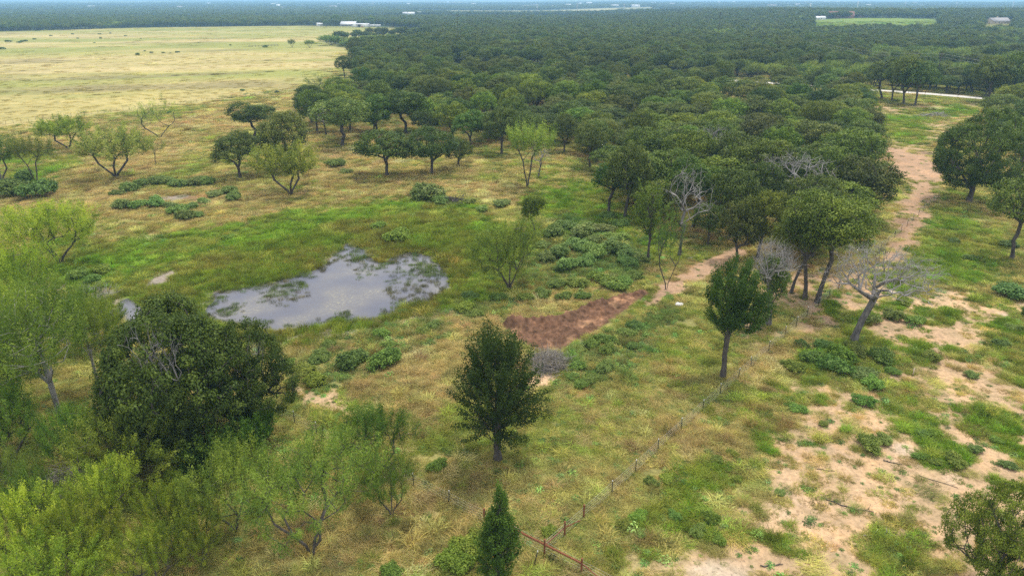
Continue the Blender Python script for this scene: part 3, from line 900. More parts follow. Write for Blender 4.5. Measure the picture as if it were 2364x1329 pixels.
for k in range(7):
    make_oak(f"oak{k}", 100 + k, n=92 + 8 * (k % 3), per=84, leaf=0.25, R=(4.4 + 0.4 * (k % 3), 4.5 - 0.3 * (k % 2), 3.1 + 0.3 * (k % 2)), th=1.9 + 0.35 * (k % 3), cz=5.1 + 0.3 * (k % 2), crad=0.80, zmin=-0.72, tr=0.034, lumps=7 + k, under=-0.3 - 0.06 * k)
for k in range(2):
    make_oak(f"oak_near{k}", 140 + k, n=300, per=165, leaf=0.135, R=(4.9, 4.7, 4.1), th=1.5, cz=4.2, crad=0.55, zmin=-0.95, tr=0.024, lumps=14, under=-0.8)
for k in range(2):
    make_oak(f"oak_tall{k}", 150 + k, n=150, per=110, leaf=0.18, R=(4.2, 4.0, 2.9), th=4.4, cz=7.6, crad=0.78, zmin=-0.6, tr=0.026, lean=0.8, lumps=11)
for k in range(5):
    make_oak(f"oak_far{k}", 160 + k, n=40, per=26, leaf=0.66, lod='far', R=(4.4, 4.3, 3.3), th=2.2, cz=5.0, crad=1.2, tr=0.06)
for k in range(3):
    make_oak(f"young{k}", 180 + k, n=70, per=70, leaf=0.24, R=(2.6, 2.5, 3.2), th=2.2, cz=5.0, crad=0.8, mat='elm', tr=0.035, lean=0.25)

def make_elm(key, seed, n=150, per=110, leaf=0.14, R=(3.0, 3.0, 4.6), cz=6.6, th=2.6, spray=1.6, crad=0.55, narrow=0.0, ragged=False):
    r = np.random.default_rng(seed)
    if ragged:
        C = crown_lumps(r, n, (0, 0, cz), R, 15, -0.9, 0.30, -0.7) + r.normal(0, 0.12, 3)
    else:
        C = crown_points(r, n, (0, 0, cz), R, 0.30, -0.98, 12, 0.42)
    f = (C[:, 2] - (cz - R[2])) / (2 * R[2])
    taper = np.where(f > 0.35, 1 - narrow * (f - 0.35) / 0.65, 0.8 + 0.2 * f / 0.35)
    C[:, :2] *= taper[:, None]
    top = cz + R[2] * 0.5
    trunk = [(0, 0, -0.15), (0.05, 0.02, th * 0.4), (0.0, 0.1, th * 0.8), (-0.05, 0.05, th), (0.05, -0.05, (th + top) * 0.5), (0, 0, top)]
    e = skeleton(r, trunk, C, tip=0.022, expo=0.45, low=0.8)
    tm = limb_mesh("trunk", e, M['bark'])
    V, Q, t = leaf_cloud(r, C, crad, per, leaf, 0.6, 0.9, 0.3, 0.1, spray=spray, origin=np.array([0, 0, th * 0.75 + cz * 0.25]))
    finish_proto(key, tm, V, Q, t, M['elm'], np.percentile(np.hypot(V[:, 0], V[:, 1]), 98.5) * 2, np.percentile(V[:, 2], 99.7))

make_elm("elm0", 201, n=280, per=175, leaf=0.125, R=(3.4, 3.3, 4.9), cz=5.7, th=1.4, crad=0.7, spray=1.25, narrow=0.15)
make_elm("elm1", 202, n=170, per=150, leaf=0.14, R=(3.2, 3.0, 4.0), cz=6.0, th=2.4, spray=1.0, crad=0.7, ragged=True)
make_elm("elm2", 203, n=90, per=60, leaf=0.22, R=(2.8, 2.6, 4.3), cz=6.5, th=3.0, spray=0.9, crad=0.9)
make_elm("column", 204, n=190, per=100, leaf=0.12, R=(1.6, 1.5, 4.0), cz=3.7, th=0.4, spray=0.6, crad=0.6, narrow=0.7)

def make_mesquite(key, seed, n=95, per=95, leaf=0.19, R=(4.4, 4.2, 2.3), cz=4.1, th=1.1, crad=0.85, stems=3, bark='bark', aspect=0.17, hang=0.35, tr=0.013, sparse=0.0, lobes=6, zmin=-0.35, shell=0.6):
    r = np.random.default_rng(seed)
    C = crown_lumps(r, n, (0, 0, cz), R, lobes + 5, zmin, 0.33, -0.6)
    C = C + r.normal(0, 0.16, C.shape)
    parts = []
    ed = [[], [], [], []]
    ang0 = r.uniform(0, 6.28)
    sid = np.argmin([[(math.atan2(c[1], c[0]) - ang0 - 2 * math.pi * s / stems) % (2 * math.pi) for s in range(stems)] for c in C], axis=1)
    for s in range(stems):
        a = ang0 + 2 * math.pi * (s + 0.5) / stems
        spread = 0.0 if stems == 1 else r.uniform(0.5, 0.9)
        dx, dy = math.cos(a) * spread, math.sin(a) * spread
        trunk = [(dx * 0.12, dy * 0.12, -0.15), (dx * 0.35, dy * 0.35, th * 0.5), (dx * 1.0, dy * 1.0, th), (dx * 1.9 + r.normal(0, 0.1), dy * 1.9, th * 1.75)]
        Cs = C[sid == s]
        if len(Cs) == 0:
            continue
        e = skeleton(r, trunk, Cs, tip=tr, expo=0.50, jitter=0.26, sag=0.05, low=0.2)
        for q in range(4):
            ed[q].append(e[q])
    e = tuple(np.concatenate(q) for q in ed)
    tm = limb_mesh("trunk", e, M[bark])
    keep = r.random(len(C)) >= sparse
    V, Q, t = leaf_cloud(r, C[keep], crad * r.uniform(0.7, 1.3, keep.sum()), per, leaf, aspect, 0.75, 0.25, 0.35, spray=1.15, origin=np.array([0, 0, th * 0.5]), hang=hang * 0.5, var=0.6)
    # fine leaf also strung along the outer limbs
    o = (e[3] < 0.10) & (e[0][:, 2] > th)
    mids = (e[0][o] * 0.35 + e[1][o] * 0.65)
    V2, Q2, t2 = leaf_cloud(r, mids, crad * 0.5, max(5, per // 5), leaf, aspect, 0.8, 0.25, 0.35, hang=hang)
    V, t = np.concatenate([V, V2]), np.concatenate([t, t2])
    Q = np.concatenate([Q, Q2 + 4 * len(Q)])
    finish_proto(key, tm, V, Q, t, M['mesquite'], np.percentile(np.hypot(V[:, 0], V[:, 1]), 98.5) * 2, np.percentile(V[:, 2], 99.7))

for k in range(3):
    make_mesquite(f"mesq{k}", 300 + k, n=100, per=85, leaf=0.25, crad=0.78, aspect=0.28, tr=0.018)
make_mesquite("mesq_sparse0", 310, n=60, per=45, leaf=0.24, crad=0.8, sparse=0.35, aspect=0.24, stems=2)
make_mesquite("mesq_sparse1", 311, n=40, per=36, leaf=0.24, crad=0.7, sparse=0.4, aspect=0.24, stems=1, R=(2.8, 2.8, 2.6))
for k in range(3):
    make_mesquite(f"mesq_near{k}", 320 + k, n=165, per=120, leaf=0.17, crad=0.66, R=(4.5, 4.3, 2.8), cz=3.5, aspect=0.24, zmin=-0.7, lobes=13)
make_mesquite("mesq_airy0", 330, n=170, per=105, leaf=0.17, crad=0.66, R=(4.7, 4.5, 2.6), cz=3.6, aspect=0.18, hang=0.6, bark='bark', tr=0.010)
make_mesquite("mesq_airy1", 331, n=170, per=105, leaf=0.17, crad=0.66, R=(4.4, 4.5, 2.6), cz=3.6, aspect=0.18, hang=0.6, bark='bark', tr=0.010)
make_mesquite("mesq_tall", 340, n=210, per=120, leaf=0.17, crad=0.72, R=(4.3, 4.1, 4.4), cz=6.0, th=3.4, stems=1, aspect=0.2, bark='pale_bark', hang=0.5, tr=0.010)
make_mesquite("mesq_mid_tall", 341, n=90, per=75, leaf=0.24, crad=0.9, R=(3.4, 3.4, 3.2), cz=6.2, th=2.2, stems=2, aspect=0.22, hang=0.4)
for k in range(2):
    make_mesquite(f"mesq_far{k}", 350 + k, n=30, per=26, leaf=0.8, crad=1.3, aspect=0.4)
for k in range(2):
    make_mesquite(f"shrub{k}", 360 + k, n=60, per=80, leaf=0.15, R=(1.7, 1.7, 1.2), cz=1.3, th=0.25, crad=0.5, aspect=0.35, hang=0.15, tr=0.012, zmin=-0.8)

def make_dead(key, seed, n=150, R=(3.6, 3.4, 2.6), cz=5.2, th=2.6, tr=0.012, lean=0.9, mat='dead_wood', expo=0.56, zmin=-0.5, shell=0.35, twig=3, trunk=None):
    r = np.random.default_rng(seed)
    C = crown_points(r, n, (lean * 0.8, 0, cz), R, shell, zmin, 5, 0.45)
    tk = trunk or [(0, 0, -0.15), (lean * 0.2, 0.05, th * 0.35), (lean * 0.5, 0.1, th * 0.7), (lean, 0.1, th)]
    e = skeleton(r, tk, C, tip=tr, expo=expo, jitter=0.34, low=0.4)
    # twigs fan out from every tip
    thin = e[3] <= tr * 1.8
    b, d = e[1][thin], unit(e[1][thin] - e[0][thin])
    b = np.repeat(b, twig, 0)
    d = unit(np.repeat(d, twig, 0) + r.normal(0, 0.55, b.shape))
    L = r.uniform(0.35, 1.3, len(b))[:, None]
    m1 = b + d * L * 0.5 + r.normal(0, 0.05, b.shape)
    m2 = m1 + unit(d + r.normal(0, 0.5, b.shape)) * L * 0.5
    t_ = np.full(len(b), tr * 0.9)
    e = tuple(np.concatenate(x) for x in zip(e, (b, m1, t_, t_ * 0.8), (m1, m2, t_ * 0.8, t_ * 0.45)))
    big = e[3] > 0.075
    tm = limb_mesh("trunk", tuple(q[big] for q in e), M['grey_bark'])
    tw = limb_mesh("twigs", tuple(q[~big] for q in e), M['dead_twig'], 1.0)
    A = e[1]
    PROTO[key] = dict(trunk=tm, crown=tw, w=np.percentile(np.hypot(A[:, 0] - lean * 0.8, A[:, 1]), 98) * 2, h=np.percentile(A[:, 2], 99.5))

for k in range(3):
    make_dead(f"dead{k}", 400 + k, n=55 + 12 * k, tr=0.020, lean=0.4 + 0.4 * k, R=(3.0 + 0.6 * k, 2.4, 2.9), cz=5.4, twig=3, expo=0.5)
make_dead("dead_hero", 410, n=260, R=(4.9, 3.8, 2.7), cz=5.9, th=3.6, tr=0.013, lean=1.2, expo=0.53, twig=5,
          trunk=[(0, 0, -0.2), (0.15, 0.0, 0.9), (0.4, 0.05, 2.0), (0.75, 0.1, 3.0), (0.95, 0.1, 3.7)])
make_dead("dead_mid", 411, n=200, R=(3.3, 2.9, 1.9), cz=5.4, th=3.0, tr=0.013, lean=-0.4, twig=4)
make_dead("dead_branch", 412, n=60, R=(1.5, 1.5, 1.6), cz=1.9, th=0.4, tr=0.014, lean=0.2, twig=2)
make_dead("dead_low", 413, n=45, R=(2.6, 1.2, 0.8), cz=0.8, th=0.2, tr=0.016, lean=0.6, twig=2)

def make_bush(key, seed, n=60, per=60, leaf=0.105, aspect=0.75, up=0.9):
    """dome of broad-leaved weeds on short stems"""
    r = np.random.default_rng(seed)
    C = crown_points(r, n, (0, 0, 0.32), (0.9, 0.85, 0.5), 0.5, -0.15, 7, 0.6)
    e = skeleton(r, [(0, 0, -0.1), (0.01, 0, 0.05), (0, 0.01, 0.14), (0, 0, 0.2)], C, tip=0.006, expo=0.4)
    tm = limb_mesh("stem", e, M['old_wood'])
    V, Q, t = leaf_cloud(r, C, 0.22, per, leaf, aspect, 0.7, up)
    V[:, 2] = np.maximum(V[:, 2], -0.05)
    cr = mk_mesh("foliage", V, Q, {"tint": t})
    cr.materials.append(M['weed'])
    PROTO[key] = dict(trunk=tm, crown=cr, w=2.0, h=1.0)
for k in range(4):
    make_bush(f"bush{k}", 500 + k)

def plant(name, key, label, cat, loc, sx, sy, sz, rz, color=(1, 1, 1), group=None, names=("trunk", "crown")):
    p = PROTO[key]
    o = thing(name, label, cat, loc, rz, group)
    o.scale = (sx, sy, sz)
    t = link(names[0], p['trunk'], o)
    if p['crown'] is not None:
        c = link(names[1], p['crown'], o)
        c.color = (*color, 1)
    return o

def tree_px(name, key, label, bx, by, ty, wpx, color=(1, 1, 1), cat="tree", group=None, rz=None, dx=0.0, dy=0.0, depth=1.0):
    """a tree from its foot pixel, the pixel row of its top and its crown width in pixels"""
    x, y, z = P(bx, by)
    top = height_at(bx, ty, y + dy)
    p = PROTO[key]
    sz = (top - z) / p['h']
    w = wpx / F_PX * depth_at(y, z + 0.6 * (top - z))
    s = w / p['w']
    if rz is None:
        rz = random.uniform(0, 6.28)
    return plant(name, key, label, cat, (x + dx, y + dy, z), s, s * depth, sz, rz, color, group)

YG = (1.25, 1.30, 0.75)     # yellow-green
BR = (1.25, 1.18, 0.9)
DK = (0.85, 0.88, 0.9)
GY_ = (1.15, 1.12, 1.25)    # greyer leaf
LIME = (1.7, 1.65, 0.8)
T = tree_px
# --- trees in the open grass, upper left
T("mesquite_tree", "mesq0", "feathery mesquite cut off by the left edge of the picture, beside the pasture", 4, 422, 306, 120, DK)
T("mesquite_tree", "mesq_mid_tall", "mesquite with leaning bare trunk, second from the left edge above the green patch", 88, 432, 303, 105, (0.95, 0.95, 0.9))
T("mesquite_tree", "mesq1", "bright green mesquite behind the wide spreading one near the pasture fence", 160, 345, 264, 140, YG)
T("mesquite_tree", "mesq2", "wide mesquite spreading from a low fork, alone in the dry grass", 268, 412, 286, 178, GY_, rz=0.4)
T("mesquite_tree", "mesq_sparse0", "open sparse mesquite with bare lower limbs standing closest to the pasture fence", 370, 320, 223, 128, GY_, rz=1.2)
T("mesquite_tree", "mesq_sparse1", "small thin leaning mesquite right of the wide spreading one", 360, 380, 312, 62, GY_)
T("mesquite_tree", "mesq_sparse1", "sparse crooked tree alone at the corner of the pasture near the wood", 742, 220, 168, 80, (0.8, 0.75, 0.8))
T("oak_tree", "oak0", "round dark oak standing apart on the dry grass, its foot hidden", 586, 322, 234, 112, DK)
T("oak_tree", "oak1", "oak with a low leaning crown and bent trunk, left of the bright mesquite", 555, 412, 303, 138, GY_)
T("oak_tree", "oak2", "oak behind the bright mesquite, in the middle of a clump of three", 662, 392, 258, 130, GY_)
T("mesquite_tree", "mesq2", "bright green mesquite with dark forked trunk in front of the oak clump", 672, 450, 328, 178, (1.1, 1.12, 0.8), rz=2.3)
T("oak_tree", "oak3", "broad oak with forked grey trunk at the left front of the wood", 790, 338, 224, 150, GY_)
T("oak_tree", "oak4", "low oak with trunk leaning left and drooping limbs, in the grass above the pond", 893, 408, 298, 140)
T("oak_tree", "oak5", "low domed oak with short dark trunk, right of the leaning one", 997, 404, 296, 132, DK)
T("oak_tree", "oak6", "smaller oak tucked behind the right side of the domed oak", 1058, 388, 318, 80, DK)
T("oak_tree", "oak0", "tall oak with bare trunk showing, behind the leaning low oak", 937, 308, 206, 118)
T("mesquite_tree", "mesq_mid_tall", "tall mesquite with two slender trunks at the front edge of the wood", 1218, 434, 272, 132, (1.05, 1.1, 0.85), rz=0.3)
T("dead_tree", "dead1", "grey leafless tree leaning beside the two-trunked mesquite", 1243, 408, 325, 62, cat="dead tree")
T("oak_tree", "oak1", "oak with vine-wrapped trunk behind the two-trunked mesquite", 1302, 352, 262, 84, DK)
T("oak_tree", "oak2", "oak with bare dark trunk left of the two-trunked mesquite", 1158, 356, 248, 100)
T("oak_tree", "oak3", "small oak on a dark forked trunk at the wood's front edge above the weeds", 1362, 388, 286, 82, GY_)
T("elm_tree", "young0", "bright green rounded young elm in front of the wood, right of the pond", 1405, 494, 376, 96, (1.15, 1.25, 0.8))
T("oak_tree", "oak4", "oak on a long pale trunk just behind the bright green young elm", 1442, 502, 328, 122)
T("elm_tree", "elm2", "tall feathery elm on two thin pale stems above the bluish weeds", 1496, 604, 412, 112, (1.15, 1.1, 0.9))
T("elm_tree", "young1", "small bright green tree on the pond's far bank", 1236, 548, 450, 70, LIME)
T("mesquite_tree", "mesq_near1", "mesquite with short dark trunk on the right bank of the pond", 1176, 670, 506, 185, (0.72, 0.82, 0.62), rz=0.9)
T("dead_tree", "dead0", "bare grey dead tree with crooked limbs behind the feathery elm", 1568, 590, 372, 135, cat="dead tree")
T("dead_tree", "dead2", "wide dead tree with pale forking limbs in the middle of the oak wood", 1805, 500, 340, 175, cat="dead tree")
T("dead_tree", "dead1", "round-topped dead tree farther back among the oaks, left of the wide one", 1640, 410, 285, 100, cat="dead tree")
T("dead_tree", "dead0", "small brownish dead tree at the wood's edge beside the cleared strip", 2010, 372, 318, 70, cat="dead tree")
T("sparse_tree", "mesq_sparse0", "thin half-dead tree with pale twisted stem beside the sandy track", 1538, 668, 470, 96, (0.5, 0.62, 0.55))
T("oak_tree", "oak5", "grey-green leaning oak left of the sandy track", 1634, 566, 468, 88, GY_)
T("oak_tree", "oak6", "round oak on two forked stems beside the sandy track behind the upright elm", 1702, 604, 468, 108)
T("elm_tree", "elm1", "dark upright elm on a clean bare trunk beside the wire fence", 1668, 872, 606, 168, (0.88, 0.95, 0.9), rz=0.7)
T("elm_tree", "elm0", "dark shaggy elm in the middle of the foreground grass", 1150, 1060, 752, 222, (0.72, 0.8, 0.8), rz=2.1)
T("elm_tree", "column", "narrow spiky young elm at the bottom edge beside the rusty fence corner", 1152, 1352, 1118, 120, (0.75, 0.9, 0.7), rz=0.2)
T("oak_tree", "oak_tall0", "tall oak on a long bare trunk beside the fence, between the two dead trees", 1886, 698, 448, 205, (1.15, 1.12, 0.85), rz=1.0)
T("oak_tree", "oak_tall1", "tall oak just left of the one between the two dead trees", 1858, 690, 460, 170, (1.1, 1.1, 0.85), rz=2.0)
T("oak_tree", "oak4", "dark oak behind the tall oaks, its low limb reaching over the sandy track", 1985, 505, 365, 170, DK)
T("oak_tree", "oak_tall1", "slim leaning oak leftmost of the three tall oaks by the fence", 1826, 676, 470, 130, (1.1, 1.1, 0.85), rz=4.0)
T("dead_tree", "dead_mid", "half-dead tree with pale bare crown left of the large dead oak", 1774, 752, 545, 150, cat="dead tree", rz=0.3)
T("oak_tree", "young2", "sparse green oak growing against the half-dead pale tree", 1768, 748, 590, 80, GY_)
T("dead_tree", "dead_hero", "large leafless oak with thick leaning trunk beside the wire fence", 1969, 788, 555, 255, cat="dead tree", rz=0.0)
T("oak_tree", "oak3", "oak with crooked leaning trunk at the right edge above the open grass", 2336, 598, 408, 165, rz=3.3)
T("oak_tree", "oak_near1", "big dark oak with thick trunk right of the sandy track", 2236, 466, 252, 225, (1, 1, 0.95))
T("oak_tree", "oak5", "oak cut off by the right edge behind the big dark oak", 2350, 410, 268, 150)
T("oak_tree", "oak1", "oak at the right edge on the far side of the cleared strip", 2365, 330, 232, 110, DK)
T("oak_tree", "oak_near1", "oak rising from the bottom right corner of the picture", 2290, 1372, 1122, 250, (1.08, 1.12, 0.75), rz=0.6)
T("oak_tree", "young0", "tree cut off by the right edge just above the bottom corner oak", 2395, 1260, 1100, 110, (1.25, 1.15, 0.7))
T("elm_tree", "young2", "dark green sapling cut off by the right edge beside the sandy ground", 2372, 770, 695, 52, DK)
for q, (bx, by, ty, w, c, lab) in enumerate([
        (1600, 524, 362, 132, (1.1, 1.15, 0.85), "oak left of the wide dead tree, behind the feathery elm"),
        (1684, 548, 390, 138, (0.95, 1.0, 0.9), "dark oak directly below the wide dead tree in the wood's front"),
        (1748, 596, 440, 126, (1.2, 1.2, 0.85), "fresh green oak beside the track, left of the three tall oaks"),
        (1752, 470, 322, 150, (1.25, 1.25, 0.8), "bright green domed oak behind the wide dead tree"),
        (1858, 560, 402, 150, (0.9, 0.95, 0.9), "dark oak right behind the three tall oaks by the fence"),
        (1905, 486, 338, 160, (1.1, 1.12, 0.85), "domed oak between the wide dead tree and the sandy track"),
        (1700, 446, 304, 140, (1.15, 1.12, 1.2), "greyish oak just right of the round-topped dead tree"),
        (1532, 484, 345, 132, (0.95, 1.0, 0.85), "oak behind the long pale trunked oak and the young elm"),
        (1596, 432, 300, 136, (1.3, 1.3, 0.8), "fresh green oak just left of the round-topped dead tree"),
        (1960, 430, 300, 150, (1.0, 1.05, 0.9), "oak at the wood's right edge beside the widest part of the track")]):
    T("oak_tree", f"oak{(q * 3) % 7}", lab, bx, by, ty, w, c)
# --- trees round the cleared strip and the road
for q, (bx, by, ty, w, lab) in enumerate([
        (2036, 228, 132, 84, "leftmost oak of the cluster standing between the cleared strip and the gravel road"),
        (2058, 234, 140, 70, "oak second from left in the cluster beside the gravel road"),
        (2086, 241, 128, 86, "oak in the middle of the cluster beside the gravel road, trunk bare"),
        (2112, 244, 142, 92, "rightmost and widest oak of the cluster beside the gravel road"),
        (2278, 238, 128, 96, "lone oak with long bare trunk in front of the gravel road"),
        (2330, 238, 120, 120, "dense dark oak right of the lone bare-trunked oak at the gravel road")]):
    T("oak_tree", f"oak{q}", lab, bx, by, ty, w, (0.95, 1.0, 0.95))
# --- left foreground thicket
T("mesquite_tree", "mesq_near1", "yellow-green domed mesquite left of the pond, above the pale-trunked one", 140, 610, 460, 250, (1.3, 1.36, 0.62), rz=0.2)
T("mesquite_tree", "mesq_near1", "bright yellow-green mesquite crown at the left edge beside the pond meadow", 55, 745, 568, 230, (1.3, 1.34, 0.58), rz=1.2)
T("mesquite_tree", "mesq_tall", "tall mesquite with pale dead-looking trunk in the left foreground", 152, 1004, 640, 330, (0.72, 0.84, 0.55), rz=0.5)
T("mesquite_tree", "mesq_near2", "green mesquite crown at the left edge beside the pale-trunked one", 15, 960, 715, 230, (0.78, 0.9, 0.55), rz=2.5)
T("mesquite_tree", "mesq_tall", "mesquite with forked grey limbs between the pale-trunked one and the dark oak", 232, 905, 668, 170, (0.72, 0.84, 0.55), rz=4.0)
T("oak_tree", "oak_near0", "massive dark oak hiding the near left shore of the pond", 430, 1000, 706, 450, (0.62, 0.72, 0.52), rz=2.0, depth=0.8)
T("oak_tree", "oak_near1", "low dark oak in front of the massive one, left of the deep green shrubs", 395, 1060, 850, 260, (0.7, 0.78, 0.54), rz=1.2)
T("oak_tree", "oak_near1", "dark oak joined to the right side of the massive one beside the pond", 570, 985, 748, 265, (0.66, 0.78, 0.54), rz=4.2)
T("mesquite_tree", "mesq_near2", "rounded bright green mesquite bush in front of the massive dark oak", 310, 1128, 938, 285, (0.92, 1.02, 0.62), rz=0.8)
for q, (bx, by, ty, w, c, lab) in enumerate([
        (70, 1330, 1135, 230, (1.35, 1.36, 0.66), "yellow-green mesquite in the bottom left corner of the picture"),
        (262, 1235, 1066, 190, (1.25, 1.3, 0.66), "yellow-green mesquite beside the heap of grey brush in the lower left"),
        (215, 1330, 1150, 200, (1.3, 1.3, 0.64), "lime mesquite second from the bottom left corner"),
        (365, 1350, 1205, 190, (1.15, 1.22, 0.6), "green mesquite third from the bottom left corner"),
        (405, 1262, 1110, 170, (1.15, 1.15, 0.48), "small lime-topped mesquite in the middle of the lower left thicket"),
        (150, 1415, 1240, 260, (1.0, 1.05, 0.5), "mesquite cut off by the bottom edge near the left corner"),
        (470, 1300, 1165, 150, (0.85, 0.95, 0.52), "dull green mesquite at the right end of the lower left thicket"),
        (100, 1245, 1085, 150, (0.8, 0.92, 0.6), "mesquite just below the heap of grey brush at the left")]):
    T("mesquite_tree", f"mesq_near{q % 3}", lab, bx, by, ty, w, c, rz=q * 1.3)
T("mesquite_tree", "mesq_airy0", "wide airy mesquite with pale hanging twigs over the dry grass at the bottom", 722, 1278, 1020, 380, (0.78, 0.92, 0.66), rz=0.4)
T("mesquite_tree", "mesq_airy1", "airy grey-green mesquite left of the one with hanging twigs", 545, 1225, 1030, 250, (0.82, 0.95, 0.62), rz=2.0)
T("mesquite_tree", "mesq_airy1", "thin airy mesquite beside the fence, left of the shaggy elm", 872, 1098, 930, 205, (0.62, 0.8, 0.5), rz=5.1)
T("mesquite_tree", "mesq_airy0", "low airy mesquite straddling the fence right of the hanging-twig one", 905, 1190, 1040, 150, (0.62, 0.78, 0.52), rz=3.0)
for q, (bx, by, ty, w, c, lab) in enumerate([
        (70, 855, 668, 210, (1.05, 1.15, 0.6), "green mesquite between the yellow-green dome and the pale-trunked mesquite"),
        (235, 800, 668, 150, (0.85, 0.95, 0.52), "feathery mesquite against the left side of the massive dark oak"),
        (35, 1060, 880, 220, (0.78, 0.9, 0.55), "mesquite at the left edge below the pale-trunked one"),
        (190, 1090, 930, 150, (0.75, 0.88, 0.55), "mesquite behind the heap of grey brush in the lower left"),
        (10, 690, 545, 150, (1.1, 1.15, 0.55), "lime mesquite half cut off by the left edge beside the pond meadow")]):
    T("mesquite_tree", f"mesq_near{(q + 1) % 3}", lab, bx, by, ty, w, c, rz=q * 2.1 + 0.5)
T("mesquite_tree", "mesq_airy0", "grey-green mesquite at the left edge beside the heap of grey brush", 22, 1190, 1050, 190, (0.72, 0.85, 0.66), rz=1.0)
T("dead_tree", "dead1", "white bare twisted snag sticking up against the massive dark oak", 412, 1062, 742, 120, cat="dead tree")
T("dead_tree", "dead_branch", "pale dead twigs at the right end of the massive dark oak", 600, 858, 775, 70, cat="dead tree")
T("fallen_tree", "dead_low", "white fallen branch lying at the muddy edge left of the pond", 205, 700, 652, 120, cat="fallen branch", rz=0.5)
T("dead_tree", "dead_branch", "bleached dead sapling at the left edge below the green mesquite crown", 12, 1120, 1040, 90, cat="dead tree")
# understorey ivy below the massive oak
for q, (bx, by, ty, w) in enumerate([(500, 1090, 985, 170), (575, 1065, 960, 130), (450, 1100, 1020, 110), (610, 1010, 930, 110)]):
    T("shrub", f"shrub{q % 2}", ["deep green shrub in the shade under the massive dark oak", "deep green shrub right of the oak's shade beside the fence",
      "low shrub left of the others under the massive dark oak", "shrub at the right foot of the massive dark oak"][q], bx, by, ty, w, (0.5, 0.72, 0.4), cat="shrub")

# ------------------------------------------------------------------ the wood: dart throwing, nearest 300 as single trees, the rest as one mass
def scatter_poisson(poly, spacing, seed, margin=0.0):
    r = np.random.default_rng(seed)
    p = np.asarray(poly)
    lo, hi = p.min(0), p.max(0)
    area = (hi[0] - lo[0]) * (hi[1] - lo[1])
    n = int(area / spacing ** 2 * 6)
    c = r.uniform(lo, hi, (n, 2))
    c = c[sdf(poly, c[:, 0], c[:, 1]) < -margin]
    cell = {}
    keep = []
    for q in c:
        ix, iy = int(q[0] // spacing), int(q[1] // spacing)
        ok = True
        for a in (-1, 0, 1):
            for b in (-1, 0, 1):
                for w in cell.get((ix + a, iy + b), ()):
                    if (w[0] - q[0]) ** 2 + (w[1] - q[1]) ** 2 < spacing ** 2:
                        ok = False
        if ok:
            cell.setdefault((ix, iy), []).append(q)
            keep.append(q)
    return np.array(keep)

placed = np.array([o.location[:2] for o in bpy.data.objects if o.get("category") in ("tree", "dead tree")])
RIGHT_WOOD = pg([(2330,262),(2420,245),(2900,290),(2900,420),(2420,470),(2330,380),(2260,300)])
EDGE_STRIP = pg([(1985,215),(2010,215),(2030,250),(2010,262),(1980,240)])
wood = np.concatenate([scatter_poisson(FOREST, 7.5, 5), scatter_poisson(RIGHT_WOOD, 8.0, 6)])
dmin = np.array([np.hypot(*(placed - w).T).min() for w in wood])
wood = wood[(dmin > 5.2) & (seg_dist(ROAD_LINE, wood[:, 0], wood[:, 1]) > 7.5)]
# gaps where the photograph shows the grass or the road between the crowns
GAPS = [(pg([(1085,300),(1110,300),(1110,332),(1085,332)]), 2), (pg([(900,262),(960,262),(960,300),(900,300)]), 3), (pg([(1290,372),(1340,345),(1350,380),(1300,400)]), 3),
        (pg([(1700,190),(1785,196),(1795,236),(1705,232)]), 4), (pg([(1210,160),(1262,163),(1262,190),(1210,188)]), 3), (pg([(1045,152),(1130,156),(1130,182),(1045,178)]), 3)]
for poly, g in GAPS:
    wood = wood[sdf(poly, wood[:, 0], wood[:, 1]) > g * 0.5]
SIZE = lambda w: 'broad ' if w > 12.2 else ('narrow ' if w < 10.8 else '')
wx, wy = to_px(wood[:, 0], wood[:, 1], 6.0)
inview = (wx > -60) & (wx < 2424)
wood = wood[inview]
wood = wood[np.argsort(wood[:, 1])]
wood = wood[vnoise(wood[:, 0], wood[:, 1], 26, 808, 3) < np.where((wood[:, 0] > 20) & (wood[:, 1] < 210), 0.9, 0.48)]
N_SINGLE = 232
rw = np.random.default_rng(55)
road_far = flatP(1182, 160)[1]
for i, (x, y) in enumerate(wood[:N_SINGLE]):
    z = hz(x, y)
    ppx, ppy = to_px(x, y, z)
    dead = rw.random() < 0.045
    h = rw.uniform(7.0, 12.2) * (0.92 if ppx > 1400 else 1.0)
    if dead:
        key = f"dead{rw.integers(3)}"
        p = PROTO[key]
        s = h * 0.95 / p['h']
        zone = "in the right half of the wood" if ppx > 1500 else "in the middle of the wood"
        plant("dead_tree", key, f"grey leafless tree poking through the oak crowns {zone}", "dead tree", (x, y, z), s, s, s, rw.uniform(0, 6.28), group="dead trees in the wood")
        continue
    key = f"oak{rw.integers(7)}"
    p = PROTO[key]
    tone = rw.choice(4, p=[0.32, 0.16, 0.34, 0.18])
    colr = [(1, 1, 1), (0.72, 0.8, 0.75), (1.35, 1.36, 0.8), (1.2, 1.15, 1.35)][tone]
    tword = ["dark green", "deep green", "fresh green", "greyish green"][tone]
    colr = tuple(c * rw.uniform(0.92, 1.1) for c in colr)
    if ppx > 2150: zone = "in the wood beyond the big dark oak"
    elif ppx > 1750: zone = "in the wood left of the sandy track"
    elif ppx > 1450: zone = "in the wood behind the grey dead trees"
    elif ppx > 1150: zone = "in the wood behind the two-trunked mesquite"
    else: zone = "in the wood between pasture and low oaks"
    w = rw.uniform(8.6, 14.2)
    deep = 'at the front' if i < 55 else ('midway' if i < 140 else 'far back')
    plant("oak_tree", key, f"{SIZE(w)}{tword} oak {deep} {zone}", "tree", (x, y, z), w / p['w'], w / p['w'], h / p['h'], rw.uniform(0, 6.28), colr, group=f"oaks {zone}")

